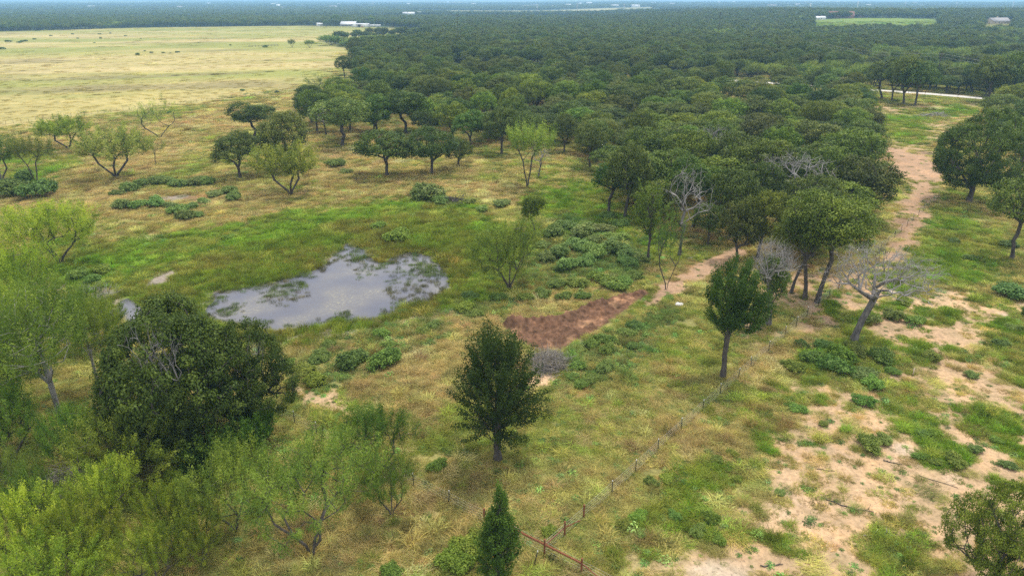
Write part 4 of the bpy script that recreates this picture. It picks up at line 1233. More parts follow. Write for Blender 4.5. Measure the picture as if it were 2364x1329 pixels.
# ------------------------------------------------------------------ geometry-node scatter for what cannot be counted
def proto_collection(name, items):
    """meshes -> unlinked collection, alphabetical = index order"""
    c = bpy.data.collections.new(name)
    for i, (me, mats) in enumerate(items):
        o = bpy.data.objects.new(f"{name}_{i:02d}", me)
        c.objects.link(o)
    return c

def scatter(name, pts, rot, scl, col, pick, coll, label, cat):
    n = len(pts)
    me = bpy.data.meshes.new(name)
    me.vertices.add(n)
    me.vertices.foreach_set("co", np.ascontiguousarray(pts, np.float32).ravel())
    def vec(nm, a, typ, key):
        at = me.attributes.new(nm, typ, 'POINT')
        at.data.foreach_set(key, np.ascontiguousarray(a).ravel())
    vec("rot", np.asarray(rot, np.float32), 'FLOAT_VECTOR', "vector")
    vec("scl", np.asarray(scl, np.float32), 'FLOAT_VECTOR', "vector")
    vec("pick", np.asarray(pick, np.int32), 'INT', "value")
    c4 = np.ones((n, 4), np.float32); c4[:, :3] = col
    vec("col", c4, 'FLOAT_COLOR', "color")
    ng = bpy.data.node_groups.new(name + "_scatter", 'GeometryNodeTree')
    ng.interface.new_socket("Geometry", in_out='INPUT', socket_type='NodeSocketGeometry')
    ng.interface.new_socket("Geometry", in_out='OUTPUT', socket_type='NodeSocketGeometry')
    N, L = ng.nodes, ng.links
    gi, go = N.new("NodeGroupInput"), N.new("NodeGroupOutput")
    ci = N.new("GeometryNodeCollectionInfo")
    ci.inputs["Collection"].default_value = coll
    ci.inputs["Separate Children"].default_value = True
    ci.inputs["Reset Children"].default_value = True
    ip = N.new("GeometryNodeInstanceOnPoints")
    ip.inputs["Pick Instance"].default_value = True
    def named(nm, typ):
        a = N.new("GeometryNodeInputNamedAttribute"); a.data_type = typ
        a.inputs["Name"].default_value = nm
        return [s for s in a.outputs if s.enabled and s.name == "Attribute"][0]
    L.new(gi.outputs[0], ip.inputs["Points"])
    L.new(ci.outputs[0], ip.inputs["Instance"])
    L.new(named("pick", 'INT'), ip.inputs["Instance Index"])
    L.new(named("scl", 'FLOAT_VECTOR'), ip.inputs["Scale"])
    e2r = N.new("FunctionNodeEulerToRotation")
    L.new(named("rot", 'FLOAT_VECTOR'), e2r.inputs[0])
    L.new(e2r.outputs[0], ip.inputs["Rotation"])
    L.new(ip.outputs[0], go.inputs[0])
    o = link(name, me)
    md = o.modifiers.new("scatter", 'NODES')
    md.node_group = ng
    return tag(o, label, cat, kind="stuff")

def merged_tree(key):
    """crown and trunk of a prototype as one mesh for the far mass"""
    p = PROTO[key]
    t, c = p['trunk'], p['crown']
    def arr(me):
        v = np.empty(len(me.vertices) * 3, np.float32); me.vertices.foreach_get("co", v)
        f = np.empty(len(me.loops), np.int32); me.loops.foreach_get("vertex_index", f)
        return v.reshape(-1, 3), f.reshape(-1, 4)
    v0, f0 = arr(c)
    v1, f1 = arr(t)
    tint = np.empty(len(v0), np.float32); c.attributes["tint"].data.foreach_get("value", tint)
    me = mk_mesh("woodland_tree", np.concatenate([v0, v1]), [f0, f1 + len(v0)], {"tint": np.concatenate([tint, np.zeros(len(v1))])})
    me.materials.append(c.materials[0]); me.materials.append(t.materials[0])
    mi = np.zeros(len(f0) + len(f1), np.int32); mi[len(f0):] = 1
    me.polygons.foreach_set("material_index", mi)
    return me

far_keys = [f"oak_far{k}" for k in range(5)] + [f"mesq_far{k}" for k in range(2)] + [f"oak{k}" for k in range(7)] + ["mesq0", "mesq1"]
far_coll = proto_collection("woodland_tree", [(merged_tree(k), None) for k in far_keys])
LIME_ZONE = pg([(1960,180),(2000,134),(2150,122),(2364,118),(2700,126),(2700,225),(2364,205),(2200,198),(2150,180),(2050,186),(1990,205)])
LIME_STRIP = pg([(728,114),(740,98),(880,90),(1000,86),(1030,94),(900,108),(830,116)])
YARD = pg([(680,72),(700,62),(880,60),(1010,72),(940,80),(880,74)])
GREEN_FIELDS = [pgh([(1875,78),(1875,46),(2020,42),(2165,44),(2165,74)]), pgh([(2268,80),(2268,50),(2340,46),(2340,78)])]

def forest_points():
    r = np.random.default_rng(77)
    P_, S_, K_ = [], [], []
    def band(y0, y1, sp, wide):
        """jittered hexagonal grid in view between two distances"""
        rows = np.arange(y0, y1, sp * 0.87)
        out = []
        for i, y in enumerate(rows):
            half = y * 0.84 + 40
            x = np.arange(-half, half, sp) + (sp / 2 if i % 2 else 0)
            out.append(np.stack([x, np.full(len(x), y)], -1))
        q = np.concatenate(out)
        return q + r.normal(0, sp * 0.27, q.shape)
    rest = wood[N_SINGLE:]
    P_.append(rest); S_.append(np.full(len(rest), 1.22)); K_.append(7 + r.integers(0, 7, len(rest)))
    for y0, y1, sp, lod in ((240, 620, 8.4, 0), (620, 1250, 9.2, 1), (1250, 2500, 14.0, 2), (2500, 6800, 36.0, 3)):
        q = band(y0, y1, sp, lod)
        x, y = q[:, 0], q[:, 1]
        ok = np.ones(len(q), bool)
        if y0 < 2500:
            ok &= sdf(FIELD, x, y) > 4
            # the near side of the road belongs to the wood already placed
            rl = np.array(ROAD_LINE[::-1])
            yr_ = np.interp(x, rl[:, 0], rl[:, 1])
            beyond = y > yr_ + 7
            left = x < ROAD_LINE[-1][0]
            lb = sdf(pg([(800,165),(830,150),(905,143),(985,151),(1050,160),(1000,80),(860,100),(790,125)]), x, y) < 0
            ok &= np.where(left, lb | (y > 470), beyond)
            ok &= sdf(YARD, x, y) > 0
            for g in GREEN_FIELDS:
                ok &= sdf(g, x, y) > 0
            if y1 <= 1250:
                ok &= ~((vnoise(x, y, 45, 301, 3) > 0.52) & (y > 460))
        if y0 >= 1250:
            ok &= ~((y > 1400) & (vnoise(x * 0.5, y * 0.9, 700, 91, 3) > 0.14 + 0.15 * (y < 2200)))
            ok &= ~((y > 1700) & (vnoise(x * 0.5, y * 1.4, 620, 191, 3) > 0.2))
        q = q[ok]
        x, y = q[:, 0], q[:, 1]
        lime = (sdf(LIME_ZONE, x, y) < 0) & (vnoise(x, y, 40, 9, 2) > -0.35) | (sdf(LIME_STRIP, x, y) < 0) | ((vnoise(x, y, 60, 333, 3) > 0.45) & (y < 1300))
        k = np.where(lime, 5 + r.integers(0, 2, len(q)), r.integers(0, 5, len(q)))
        if lod == 0:
            k = np.where(lime, 14 + r.integers(0, 2, len(q)), 7 + r.integers(0, 7, len(q)))
        P_.append(q); K_.append(k)
        S_.append(np.full(len(q), [1.2, 1.2, 1.6, 3.4][lod]))
    q = np.concatenate(P_); s = np.concatenate(S_); k = np.concatenate(K_)
    pz = hfun(q[:, 0], q[:, 1])
    n = len(q)
    sc_ = np.stack([s * r.uniform(0.8, 1.15, n), s * r.uniform(0.8, 1.15, n), np.where(s > 3, 1.15, np.where(s > 1.3, 1.15, 1.08)) * r.uniform(0.78, 1.3, n)], -1)
    low = sdf(LIME_STRIP, q[:, 0], q[:, 1]) < 0
    sc_[low] *= np.array([0.9, 0.9, 0.55])
    rot = np.stack([np.zeros(n), np.zeros(n), r.uniform(0, 6.28, n)], -1)
    return np.concatenate([q, pz[:, None]], 1), rot, sc_, np.ones((n, 3)), k
fp = forest_points()
scatter("woodland", *fp, far_coll, "dense oak woodland stretching from the gravel road to the horizon", "woodland")
print("woodland instances", len(fp[0]), "single", min(N_SINGLE, len(wood)), "wood", len(wood))

# ------------------------------------------------------------------ grass
def tuft(r, n, rad, h0, h1, w, lean, out=0.0, bend=0.35):
    a, q = r.uniform(0, 6.28, n), rad * np.sqrt(r.random(n))
    b = np.stack([q * np.cos(a), q * np.sin(a), np.full(n, -0.03)], -1)
    h = r.uniform(h0, h1, n)[:, None]
    d = r.normal(0, lean, (n, 3)); d[:, 2] = 1
    d[:, :2] += (b[:, :2] / rad) * out
    d = unit(d)
    s = unit(np.cross(d, r.normal(size=(n, 3)))) * w * 0.5
    m = b + d * h * 0.6
    hv = unit(d * np.array([1, 1, 0.0]) + 1e-6)
    t = b + d * h + hv * h * bend - np.array([0, 0, 1.0]) * h * bend * 0.4
    V = np.stack([b - s, b + s, m + s * 0.8, m - s * 0.8, t], 1).reshape(-1, 3)
    i = np.arange(n)[:, None] * 5
    Q = i + np.array([[0, 1, 2, 3]])
    T3 = i + np.array([[3, 2, 4]])
    tint = np.clip(r.normal(0.5, 0.2, n), 0, 1)
    return mk_mesh("grass_tuft", V, [Q, T3], {"tint": np.repeat(tint, 5)})

def weed_tuft(r, n, rad, h, size):
    d = unit(r.normal(size=(n, 3))); d[:, 2] = np.abs(d[:, 2])
    c = d * (r.random(n) ** 0.4)[:, None] * np.array([rad, rad, h])
    nr = unit(d * 0.6 + np.array([0, 0, 0.9]) + r.normal(0, 0.4, (n, 3)))
    ax = unit(np.cross(nr, r.normal(size=(n, 3)))); sd = unit(np.cross(nr, ax))
    l = size * r.uniform(0.6, 1.4, n)
    V, Q = diamonds(c, ax, sd, l, l * 0.65)
    return mk_mesh("weed_tuft", V, Q, {"tint": np.repeat(np.clip(r.normal(0.5, 0.22, n), 0, 1), 4)})

rg = np.random.default_rng(900)
TUFTS = [tuft(rg, 150, 0.55, 0.12, 0.40, 0.030, 0.5), tuft(rg, 150, 0.62, 0.14, 0.50, 0.032, 0.55),        # 0,1 short
         tuft(rg, 120, 0.32, 0.40, 1.0, 0.026, 0.30, 0.55), tuft(rg, 130, 0.42, 0.35, 0.9, 0.026, 0.35, 0.55),   # 2,3 tall
         tuft(rg, 70, 0.55, 0.35, 0.85, 0.022, 0.12, 0.0, 0.12), tuft(rg, 60, 0.6, 0.45, 1.0, 0.022, 0.14, 0.0, 0.12),    # 4,5 reeds
         weed_tuft(rg, 110, 0.5, 0.34, 0.11), weed_tuft(rg, 90, 0.42, 0.42, 0.13),                           # 6,7 weeds
         tuft(rg, 150, 0.7, 0.5, 1.0, 0.022, 0.25, 0.0, 1.0)]                                               # 8 lodged straw
# lodged straw: lay the blades over to one side
v = np.empty(len(TUFTS[8].vertices) * 3, np.float32); TUFTS[8].vertices.foreach_get("co", v); v = v.reshape(-1, 3)
v[:, 0] += v[:, 2] * 1.1; v[:, 2] *= 0.5
TUFTS[8].vertices.foreach_set("co", v.ravel())
for t_ in TUFTS:
    t_.materials.append(M['grass'])
tuft_coll = proto_collection("tuft", [(t_, None) for t_ in TUFTS])

ISLES = [pg([(600,672),(650,648),(700,644),(702,662),(650,684)]), pg([(800,580),(850,572),(862,592),(812,600)]), pg([(495,712),(545,700),(552,718),(505,730)]), pg([(690,752),(760,738),(800,742),(770,772),(700,782)]), pg([(940,605),(1010,600),(1030,640),(960,632)])]
REEDS = [pg([(880,640),(915,588),(985,590),(1040,600),(1045,690),(990,700),(900,690)]), pg([(590,660),(700,650),(715,672),(650,700),(600,690)]), pg([(800,590),(860,585),(880,625),(820,640)])]
def grass_points():
    r = np.random.default_rng(910)
    X, Y, S = [], [], []
    for y0, y1, dens, sc_ in ((29, 62, 9.0, 0.95), (62, 100, 6.5, 1.05), (100, 150, 3.2, 1.35), (150, 235, 1.5, 1.8), (235, 360, 0.6, 2.5), (360, 560, 0.14, 4.0), (560, 1150, 0.016, 8.0)):
        hw = 0.76 * (0.923 * y1 + 13.9) + 6
        n = int((y1 - y0) * 2 * hw * dens)
        x, y = r.uniform(-hw, hw, n), r.uniform(y0, y1, n)
        k = np.abs(x) < 0.76 * (0.923 * y + 13.9) + 5
        X.append(x[k]); Y.append(y[k]); S.append(np.full(k.sum(), sc_))
    x, y, s = np.concatenate(X), np.concatenate(Y), np.concatenate(S)
    W = cover(x, y)
    cum = np.cumsum(W, 1)
    cls = (r.random(len(x))[:, None] * cum[:, -1:] > cum).sum(1)
    cls = np.minimum(cls, len(CLS) - 1)
    #        meadow straw field floor lush marsh sand dirt mud weedy farland chalk
    dens = np.array([0.80, 0.85, 0.07, 0.55, 0.9, 0.95, 0.09, 0.0, 0.10, 0.95, 0.3, 0.02, 0.05])
    pd = sdf(POND, x, y)
    keep = r.random(len(x)) < dens[cls]
    keep &= sdf(DIRT, x, y) > 0.2
    # thin and open cover inside the sandy ground and in gaps of the meadow
    keep &= ~((cls == CI['meadow']) & (vnoise(x, y, 1.8, 66, 2) > 0.42) & (y < 110))
    inw = pd < 0.4
    rd = np.full(len(x), -1.0)
    edge = 0.75 * sstep(-2.4, 0.4, pd + 1.1 * vnoise(x, y, 2.6, 141, 3)) * sstep(-0.3, 0.2, vnoise(x, y, 2.2, 71, 3))
    for poly in REEDS:
        edge = np.maximum(edge, 0.20 * sstep(0.8, -0.8, sdf(poly, x, y) + 1.2 * vnoise(x, y, 2.2, 73, 3)))
    isl = np.zeros(len(x))
    for poly in ISLES:
        isl = np.maximum(isl, sstep(0.6, -0.6, sdf(poly, x, y) + 1.0 * vnoise(x, y, 1.8, 173, 3)))
    edge = np.maximum(edge, 0.75 * isl)
    edge = np.maximum(edge, 0.22 * (vnoise(x, y, 4.0, 75, 3) > 0.42))
    keep = np.where(inw, r.random(len(x)) < edge, keep)
    keep &= (sdf(SLOUGH, x, y) > 0.3) & (seg_dist(ROAD_LINE, x, y) > 5.5)
    x, y, s, cls, inw = x[keep], y[keep], s[keep], cls[keep], inw[keep]
    n = len(x)
    prob = {  # short a/b, tall a/b, reed a/b, weed a/b, lodged
        'meadow': (.30, .30, .08, .10, 0, 0, .06, .06, .10), 'straw': (.18, .18, .14, .16, 0, 0, .02, .02, .30), 'field': (.4, .4, .1, .1, 0, 0, 0, 0, 0),
        'floor': (.3, .3, .1, .1, 0, 0, .1, .1, 0), 'lush': (.28, .28, .16, .16, 0, 0, .06, .06, 0), 'marsh': (.10, .10, .12, .13, .27, .28, 0, 0, 0),
        'sand': (.3, .3, 0, 0, 0, 0, .2, .2, 0), 'dirt': (.5, .5, 0, 0, 0, 0, 0, 0, 0), 'mud': (.3, .3, 0, 0, .2, .2, 0, 0, 0), 'weedy': (.10, .10, .12, .10, 0, 0, .29, .29, 0),
        'farland': (.3, .3, .1, .1, 0, 0, .1, .1, 0), 'chalk': (.5, .5, 0, 0, 0, 0, 0, 0, 0), 'track': (.3, .3, 0, 0, 0, 0, .2, .2, 0)}
    cp = np.cumsum(np.array([prob[c] for c in CLS]), 1)
    cp[:, -1] = 1.01
    u = r.random(n)
    pick = (u[:, None] > cp[cls]).sum(1)
    pick[inw] = 4 + r.integers(0, 2, inw.sum())
    green = np.array([(0.255, 0.310, 0.055), (0.38, 0.33, 0.11), (0.33, 0.32, 0.085), (0.21, 0.22, 0.06), (0.185, 0.310, 0.030), (0.205, 0.280, 0.034),
                      (0.20, 0.25, 0.075), (0.18, 0.2, 0.06), (0.2, 0.22, 0.08), (0.16, 0.25, 0.06), (0.14, 0.17, 0.05), (0.2, 0.22, 0.1), (0.2, 0.22, 0.1)])
    dry = np.array([(0.43, 0.375, 0.130), (0.56, 0.445, 0.190), (0.56, 0.46, 0.18), (0.40, 0.30, 0.13), (0.285, 0.320, 0.060), (0.270, 0.265, 0.055),
                    (0.44, 0.38, 0.18), (0.4, 0.32, 0.16), (0.34, 0.30, 0.15), (0.40, 0.35, 0.11), (0.28, 0.24, 0.1), (0.4, 0.34, 0.2), (0.4, 0.34, 0.2)])
    f = sstep(-0.35, 0.45, vnoise(x, y, 7.5, 81, 4) + 0.22 * r.normal(size=n))
    f = np.where(pick >= 6, f * 0.25, f)
    f = np.where(pick == 8, np.maximum(f, 0.75), f)
    col = green[cls] * (1 - f[:, None]) + dry[cls] * f[:, None]
    fm = cls == CI['field']
    fcol = ground_colour(x[fm], y[fm], cover(x[fm], y[fm])) * 1.4
    wcol = np.array([0.150, 0.240, 0.070])
    wk = (pick == 6) | (pick == 7)
    col[wk] = wcol * r.uniform(0.7, 1.35, (wk.sum(), 1)) * (1 + r.normal(0, 0.08, (wk.sum(), 3)))
    col[inw] = np.array([0.15, 0.15, 0.055]) * r.uniform(0.7, 1.4, (inw.sum(), 1))
    green_reed = inw & ((vnoise(x, y, 5, 83, 2) > 0.1) | (isl[keep] > 0.4))
    col[green_reed] = np.array([0.13, 0.185, 0.045]) * r.uniform(0.8, 1.2, (green_reed.sum(), 1))  # greener growth in patches and on the pond islets
    col = np.clip(col * r.uniform(0.66, 1.34, (n, 1)) * (1 + r.normal(0, 0.07, (n, 3))), 0.01, 0.7)
    col[fm] = col[fm] * 0.2 + 0.8 * fcol
    acc = r.random(n) < 0.07
    s = np.where(acc, s * 1.35, s)
    col[acc] = np.clip(col[acc] * r.choice([0.6, 1.35, 1.5], (acc.sum(), 1)), 0.01, 0.7)
    hgt = np.where(acc, 1.5, 1.0) * s ** 0.35 * r.uniform(0.7, 1.3, n) * (1 + 0.35 * vnoise(x, y, 6, 85, 2))
    hgt = hgt * np.array([0.55, 0.72, 1.0, 0.7, 0.75, 0.85, 0.5, 0.5, 0.6, 0.8, 0.8, 0.4, 0.5])[cls]
    hgt = np.where(cls == CI['field'], hgt * 0.4, hgt)
    sc_ = np.stack([s * r.uniform(0.8, 1.2, n), s * r.uniform(0.8, 1.2, n), hgt], -1)
    small = (cls == CI['sand']) | (cls == CI['chalk']) | (cls == CI['track'])
    sc_[small] *= r.uniform(0.35, 0.8, (small.sum(), 1))
    sc_[inw, :2] *= 0.7
    sc_[inw, 2] *= 0.6
    rz = np.where(pick == 8, 3.0 * vnoise(x, y, 5, 87, 2), r.uniform(0, 6.28, n))
    z = np.where(inw, np.maximum(hfun(x, y), WATER_Z - 0.05), hfun(x, y))
    return np.stack([x, y, z], -1), np.stack([np.zeros(n), np.zeros(n), rz], -1), sc_, col, pick
gp = grass_points()
scatter("grass", *gp, tuft_coll, "mixed green and straw-coloured grass covering the open ground", "grass")
print("grass instances", len(gp[0]))

# ------------------------------------------------------------------ leafy weed mounds, one by one
BLUE, GRN, LIM, DRK = (1.02, 1.0, 0.80), (0.95, 0.98, 0.58), (1.2, 1.12, 0.48), (0.7, 0.8, 0.55)
rb = np.random.default_rng(61)
def bushes(zone, group, tone, tword, pts):
    cx_, cy_ = np.mean([q[0] for q in pts]), np.mean([q[1] for q in pts])
    ex_, ey_ = np.std([q[0] for q in pts]) + 1, np.std([q[1] for q in pts]) + 1
    for q in pts:
        x_, y_, w_ = q[:3]
        ux, uy = (x_ - cx_) / ex_, (y_ - cy_) / ey_
        pos = ('middlemost' if abs(ux) < 0.5 and abs(uy) < 0.5 else ('leftmost' if ux < 0 else 'rightmost') if abs(ux) > 1.25 * abs(uy) and abs(ux) > 1.3 else ('left-hand' if ux < 0 else 'right-hand') if abs(ux) > abs(uy) else ('upper' if uy < 0 else 'lower'))
        pos = {'leftmost': 'far-left', 'rightmost': 'far-right', 'middlemost': 'central'}.get(pos, pos)
        c = q[3] if len(q) > 3 else tone
        X, Y, Z = P(x_, y_)
        wm_ = w_ / F_PX * depth_at(Y, 0.3)
        s = wm_ / 1.9
        size = "large" if wm_ > 4.2 else ("small" if wm_ < 2.2 else "medium")
        lab = q[4] if len(q) > 4 else f"{pos} {size} {tword} weed mound {zone}"
        cc = tuple(k * rb.uniform(0.9, 1.1) for k in c)
        plant("weed_mound", f"bush{rb.integers(4)}", lab, "weeds", (X, Y, Z), s * rb.uniform(0.9, 1.1), s * rb.uniform(0.8, 1.1), s * rb.uniform(0.7, 1.25), rb.uniform(0, 6.28), cc, group, ("stem", "foliage"))
bushes("between the pond and the feathery elm", "bluish weeds right of the pond", BLUE, "bluish green",
       [(1275,545,62),(1310,530,58),(1345,548,70),(1392,532,64),(1422,556,60),(1330,576,72),(1372,592,76),(1412,582,66),(1442,594,60),(1292,592,66),(1262,604,54),(1350,612,64),(1312,622,60),(1452,612,62),(1400,505,46),(1432,522,48),(1365,562,58),(1478,600,50),(1255,570,50)])
bushes("between bluish weeds and brown dirt", "yellow-green weeds above the dirt", GRN, "yellow-green",
       [(1402,658,62),(1440,652,58),(1378,648,52),(1462,642,54),(1282,662,52),(1252,684,48),(1212,692,46),(1332,662,50),(1425,670,50),(1300,690,40),(1345,690,40)])
bushes("beside the brush heap and brown dirt", "weeds beside the brown dirt", GRN, "green",
       [(1335,812,44),(1366,802,46),(1400,815,50),(1330,850,46),(1396,856,54,BLUE),(1362,882,50),(1445,772,46),(1466,757,50,DRK),(1396,790,46),(1464,802,40),(1345,892,44),(1520,738,36),(1545,690,34),(1318,872,40)])
bushes("on the near bank of the pond", "weeds on the near bank", GRN, "green",
       [(815,842,78,DRK,"large dark green weed mound on the near bank, left of its brighter twin"),(890,840,90,GRN,"largest bright green weed mound on the near bank, right of its darker twin"),(738,832,60),(700,862,66,LIM),(726,888,64,LIM),(900,800,46),(930,806,36),(882,776,44),(1000,757,40,BLUE),(1070,716,62,LIM),(1100,728,46),(975,772,40),(1150,692,46),(1085,690,44,DRK),(660,850,50),(760,800,40),(930,725,34)])
bushes("round the bare burnt patch in the dry grass", "weeds round the bare patch", BLUE, "bluish green",
       [(300,442,56),(332,430,52),(372,426,56),(412,430,50),(450,426,54),(482,426,46),(282,482,50),(322,480,46),(362,477,50),(412,492,54),(430,506,50),(442,482,44),(500,452,52),(532,446,44),(540,462,46),(396,480,42),(472,470,40),(455,500,40),(270,450,40)])
bushes("in the grass above the pond marsh", "weeds above the pond", BLUE, "bluish green",
       [(985,462,84,BLUE,"large bluish weed mound beside the dark heap of cut branches"),(1015,470,50),(1160,476,46),(1112,487,40),(1085,470,30),(872,528,40,LIM),(915,556,66,LIM,"rounded lime-green clump standing in the marsh at the pond's far side"),(530,552,36,LIM),(775,385,44),(800,400,34)])
bushes("round the foot of the large dead oak", "weeds round the dead oak", GRN, "green",
       [(1832,852,60,LIM),(1872,832,62),(1922,856,76),(1992,872,84,BLUE),(2012,892,60),(1942,832,78,LIM),(1972,812,66),(2032,832,70),(1900,800,42),(2060,862,44),(2010,745,44,BLUE),(2060,735,46,BLUE),(2085,700,40,LIM),(2110,745,46),(1850,800,36,DRK)])
bushes("on the sandy ground right of the fence", "weeds on the sandy ground", GRN, "green",
       [(2332,682,90,(0.8,1.0,0.8),"wide low green weed mound at the right edge above the sandy ground"),(2005,1032,66,GRN,"rounded weed mound with pale leaf tips in the middle of the sandy ground"),(1992,932,50),(2040,1020,44,BLUE),
        (2160,1068,40,LIM),(2205,1070,58,LIM,"largest bright green tussock on the sand, rightmost of three"),(2120,1056,36),(2128,1002,44),(2156,1006,38,LIM),(1838,945,48),(1800,1140,32,BLUE,"small bluish plant alone on bare sand"),(2250,1040,36,BLUE),(2300,1020,34),
        (2340,760,40),(2310,800,44,BLUE),(2240,600,36,DRK),(2200,560,32,DRK),(2330,570,46,DRK),(2150,830,44),(2240,870,36,BLUE),(1900,980,30),(2325,1075,40,BLUE)])
bushes("right of the rusty fence corner", "weeds right of the fence corner", LIM, "bright green",
       [(1440,1216,44),(1472,1196,46),(1556,1196,38,GRN),(1580,1180,30,GRN),(1622,1182,44),(1642,1200,48),(1540,1106,40),(1502,1118,40,GRN),(1652,1066,40,GRN),(1690,1050,36),(1610,1230,46,GRN),(1480,1235,34,BLUE),(1660,1250,40),(1560,1140,34),(1700,1110,30)])
bushes("left of the rusty fence corner", "weeds left of the fence corner", LIM, "bright green",
       [(1082,1276,96,LIM,"largest bright green bramble left of the narrow spiky elm"),(1040,1296,70),(1108,1248,60),(1270,1232,44,LIM,"bright grassy clump inside the fence corner"),(1060,1312,80),(905,1325,60,GRN),(1010,1080,50,(0.7,0.85,0.4))])
bushes("among the lower left mesquites", "weeds under the mesquites", GRN, "green",
       [(180,640,60),(240,628,52,LIM),(215,650,48),(90,455,90,DRK),(40,450,90,DRK),(60,420,60,DRK),(470,1140,60,DRK),(640,1110,54),(430,1180,60),(220,1200,60),(110,1230,70),(600,1180,60)])
bushes("in the pasture", "bushes dotted over the pasture", DRK, "dark", [(x_, y_, w_) for x_, y_, w_ in
       [(20,98,16),(45,100,14),(60,96,14),(80,92,10),(118,84,8),(168,80,9),(230,80,8),(255,78,8),(290,84,9),(180,90,7),(232,90,8),(334,119,8),(350,123,9),(378,123,10),(410,122,12),(318,128,14),(394,123,6),(612,110,16,),(640,214,12),(52,98,10),(5,115,14),(458,99,6),(532,106,7),(325,90,5),(218,100,5),(390,262,12),(560,210,14),(690,232,12)]])

# ------------------------------------------------------------------ fences
def tube_part(name, pts, rad, mat, parent, n=6):
    p = np.asarray(pts, float)
    V, Q = tubes(p[:-1], p[1:], np.full(len(p) - 1, rad), np.full(len(p) - 1, rad), n)
    return add_part(name, V, [Q], mat, parent, smooth=True)

def t_post_mesh():
    parts = [box(-0.036, 0.036, -0.008, 0.008, -0.3, 1.25), box(-0.008, 0.008, -0.046, -0.008, -0.3, 1.25)]
    for q in range(8):
        parts.append(box(-0.012, 0.012, 0.006, 0.016, 0.15 + q * 0.13, 0.18 + q * 0.13))
    V, Fs = join(parts)
    me = mk_mesh("post", V, [np.concatenate(Fs)]); me.materials.append(M['post_green'])
    V, Fs = join([box(-0.034, 0.034, -0.012, 0.012, 1.2505, 1.40), box(-0.012, 0.012, -0.042, -0.012, 1.2505, 1.40)])
    mt = mk_mesh("white_tip", V, [np.concatenate(Fs)]); mt.materials.append(M['post_white'])
    return me, mt
TP, TT = t_post_mesh()
def pipe_mesh(h, rad=0.07, mat='rust'):
    V, Q = tubes(np.array([[0, 0, -0.4]]), np.array([[0, 0, h]]), np.array([rad]), np.array([rad]), 10)
    th_ = np.arange(10) * 2 * np.pi / 10
    cap = np.concatenate([[[0, 0, h + 0.05]], np.stack([rad * np.cos(th_), rad * np.sin(th_), np.full(10, h + rad * 0.5)], -1)])
    i = np.arange(10)
    cf = np.stack([np.zeros(10, int), 1 + i, 1 + (i + 1) % 10], -1)
    V2, Fs = join([(V, Q), (cap, cf)])
    me = mk_mesh("pipe_post", V2, Fs); me.materials.append(M[mat])
    return me
PP = pipe_mesh(1.35)

CORNER = np.array(flatP(1257, 1279))
def fence(name, label, origin, posts, wires=5, group=None, zs=(0.25, 0.48, 0.72, 0.96, 1.2), wr=0.006):
    """posts: (x, y, kind) in world coordinates, in order"""
    f = thing(name, label, "fence", (origin[0], origin[1], hz(*origin)), 0, group)
    o = np.array([origin[0], origin[1], hz(*origin)])
    tops = []
    for x, y, kind in posts:
        z = hz(x, y)
        if kind == 'pipe':
            p = link("pipe_post", PP, f, (x - o[0], y - o[1], z - o[2]))
        elif kind == 'tee':
            p = link("post", TP, f, (x - o[0], y - o[1], z - o[2]))
            p.rotation_euler = (random.gauss(0, 0.025), random.gauss(0, 0.025), math.atan2(posts[-1][1] - posts[0][1], posts[-1][0] - posts[0][0]))
            link("white_tip", TT, p)
        tops.append((x - o[0], y - o[1], z - o[2]))
    tops = np.array(tops)
    for zw in zs[:wires]:
        pts = []
        for a, b in zip(tops[:-1], tops[1:]):
            for q in (0, 0.5):
                m_ = a + (b - a) * q
                pts.append((m_[0], m_[1], m_[2] + zw - (0.02 if q else 0)))
        pts.append((tops[-1][0], tops[-1][1], tops[-1][2] + zw))
        tube_part("wire", pts, wr, M['wire'], f, 4)
    return f, o

def rail(f, o, a, b, za, zb, rad=0.04):
    pa = np.array([a[0], a[1], hz(*a) + za]) - o
    pb = np.array([b[0], b[1], hz(*b) + zb]) - o
    return tube_part("rail", [pa, pb], rad, M['rust'], f, 8)

# fence running up the right side of the grass
dA = unit(np.array(flatP(2165, 458)) - CORNER)
stA = [2.35, 4.75, 8.6, 12.1, 15.8, 20.0, 24.2, 28.0, 32.2, 35.4, 40.2, 45.0, 48.6, 52.2]
lenA = np.linalg.norm(np.array(flatP(2165, 458)) - CORNER)
while stA[-1] < lenA - 3:
    stA.append(stA[-1] + 4.1)
pA = [(CORNER[0], CORNER[1], 'pipe')] + [(*(CORNER + dA * s), 'pipe' if (i < 2 or i == 16) else 'tee') for i, s in enumerate(stA)]
fA, oA = fence("wire_fence", "wire fence with white-tipped posts running diagonally from the rusty corner up to the sandy track", CORNER, pA)
rail(fA, oA, CORNER, CORNER + dA * 2.35, 0.85, 0.85)
rail(fA, oA, CORNER + dA * 2.35, CORNER + dA * 4.75, 0.85, 0.05)
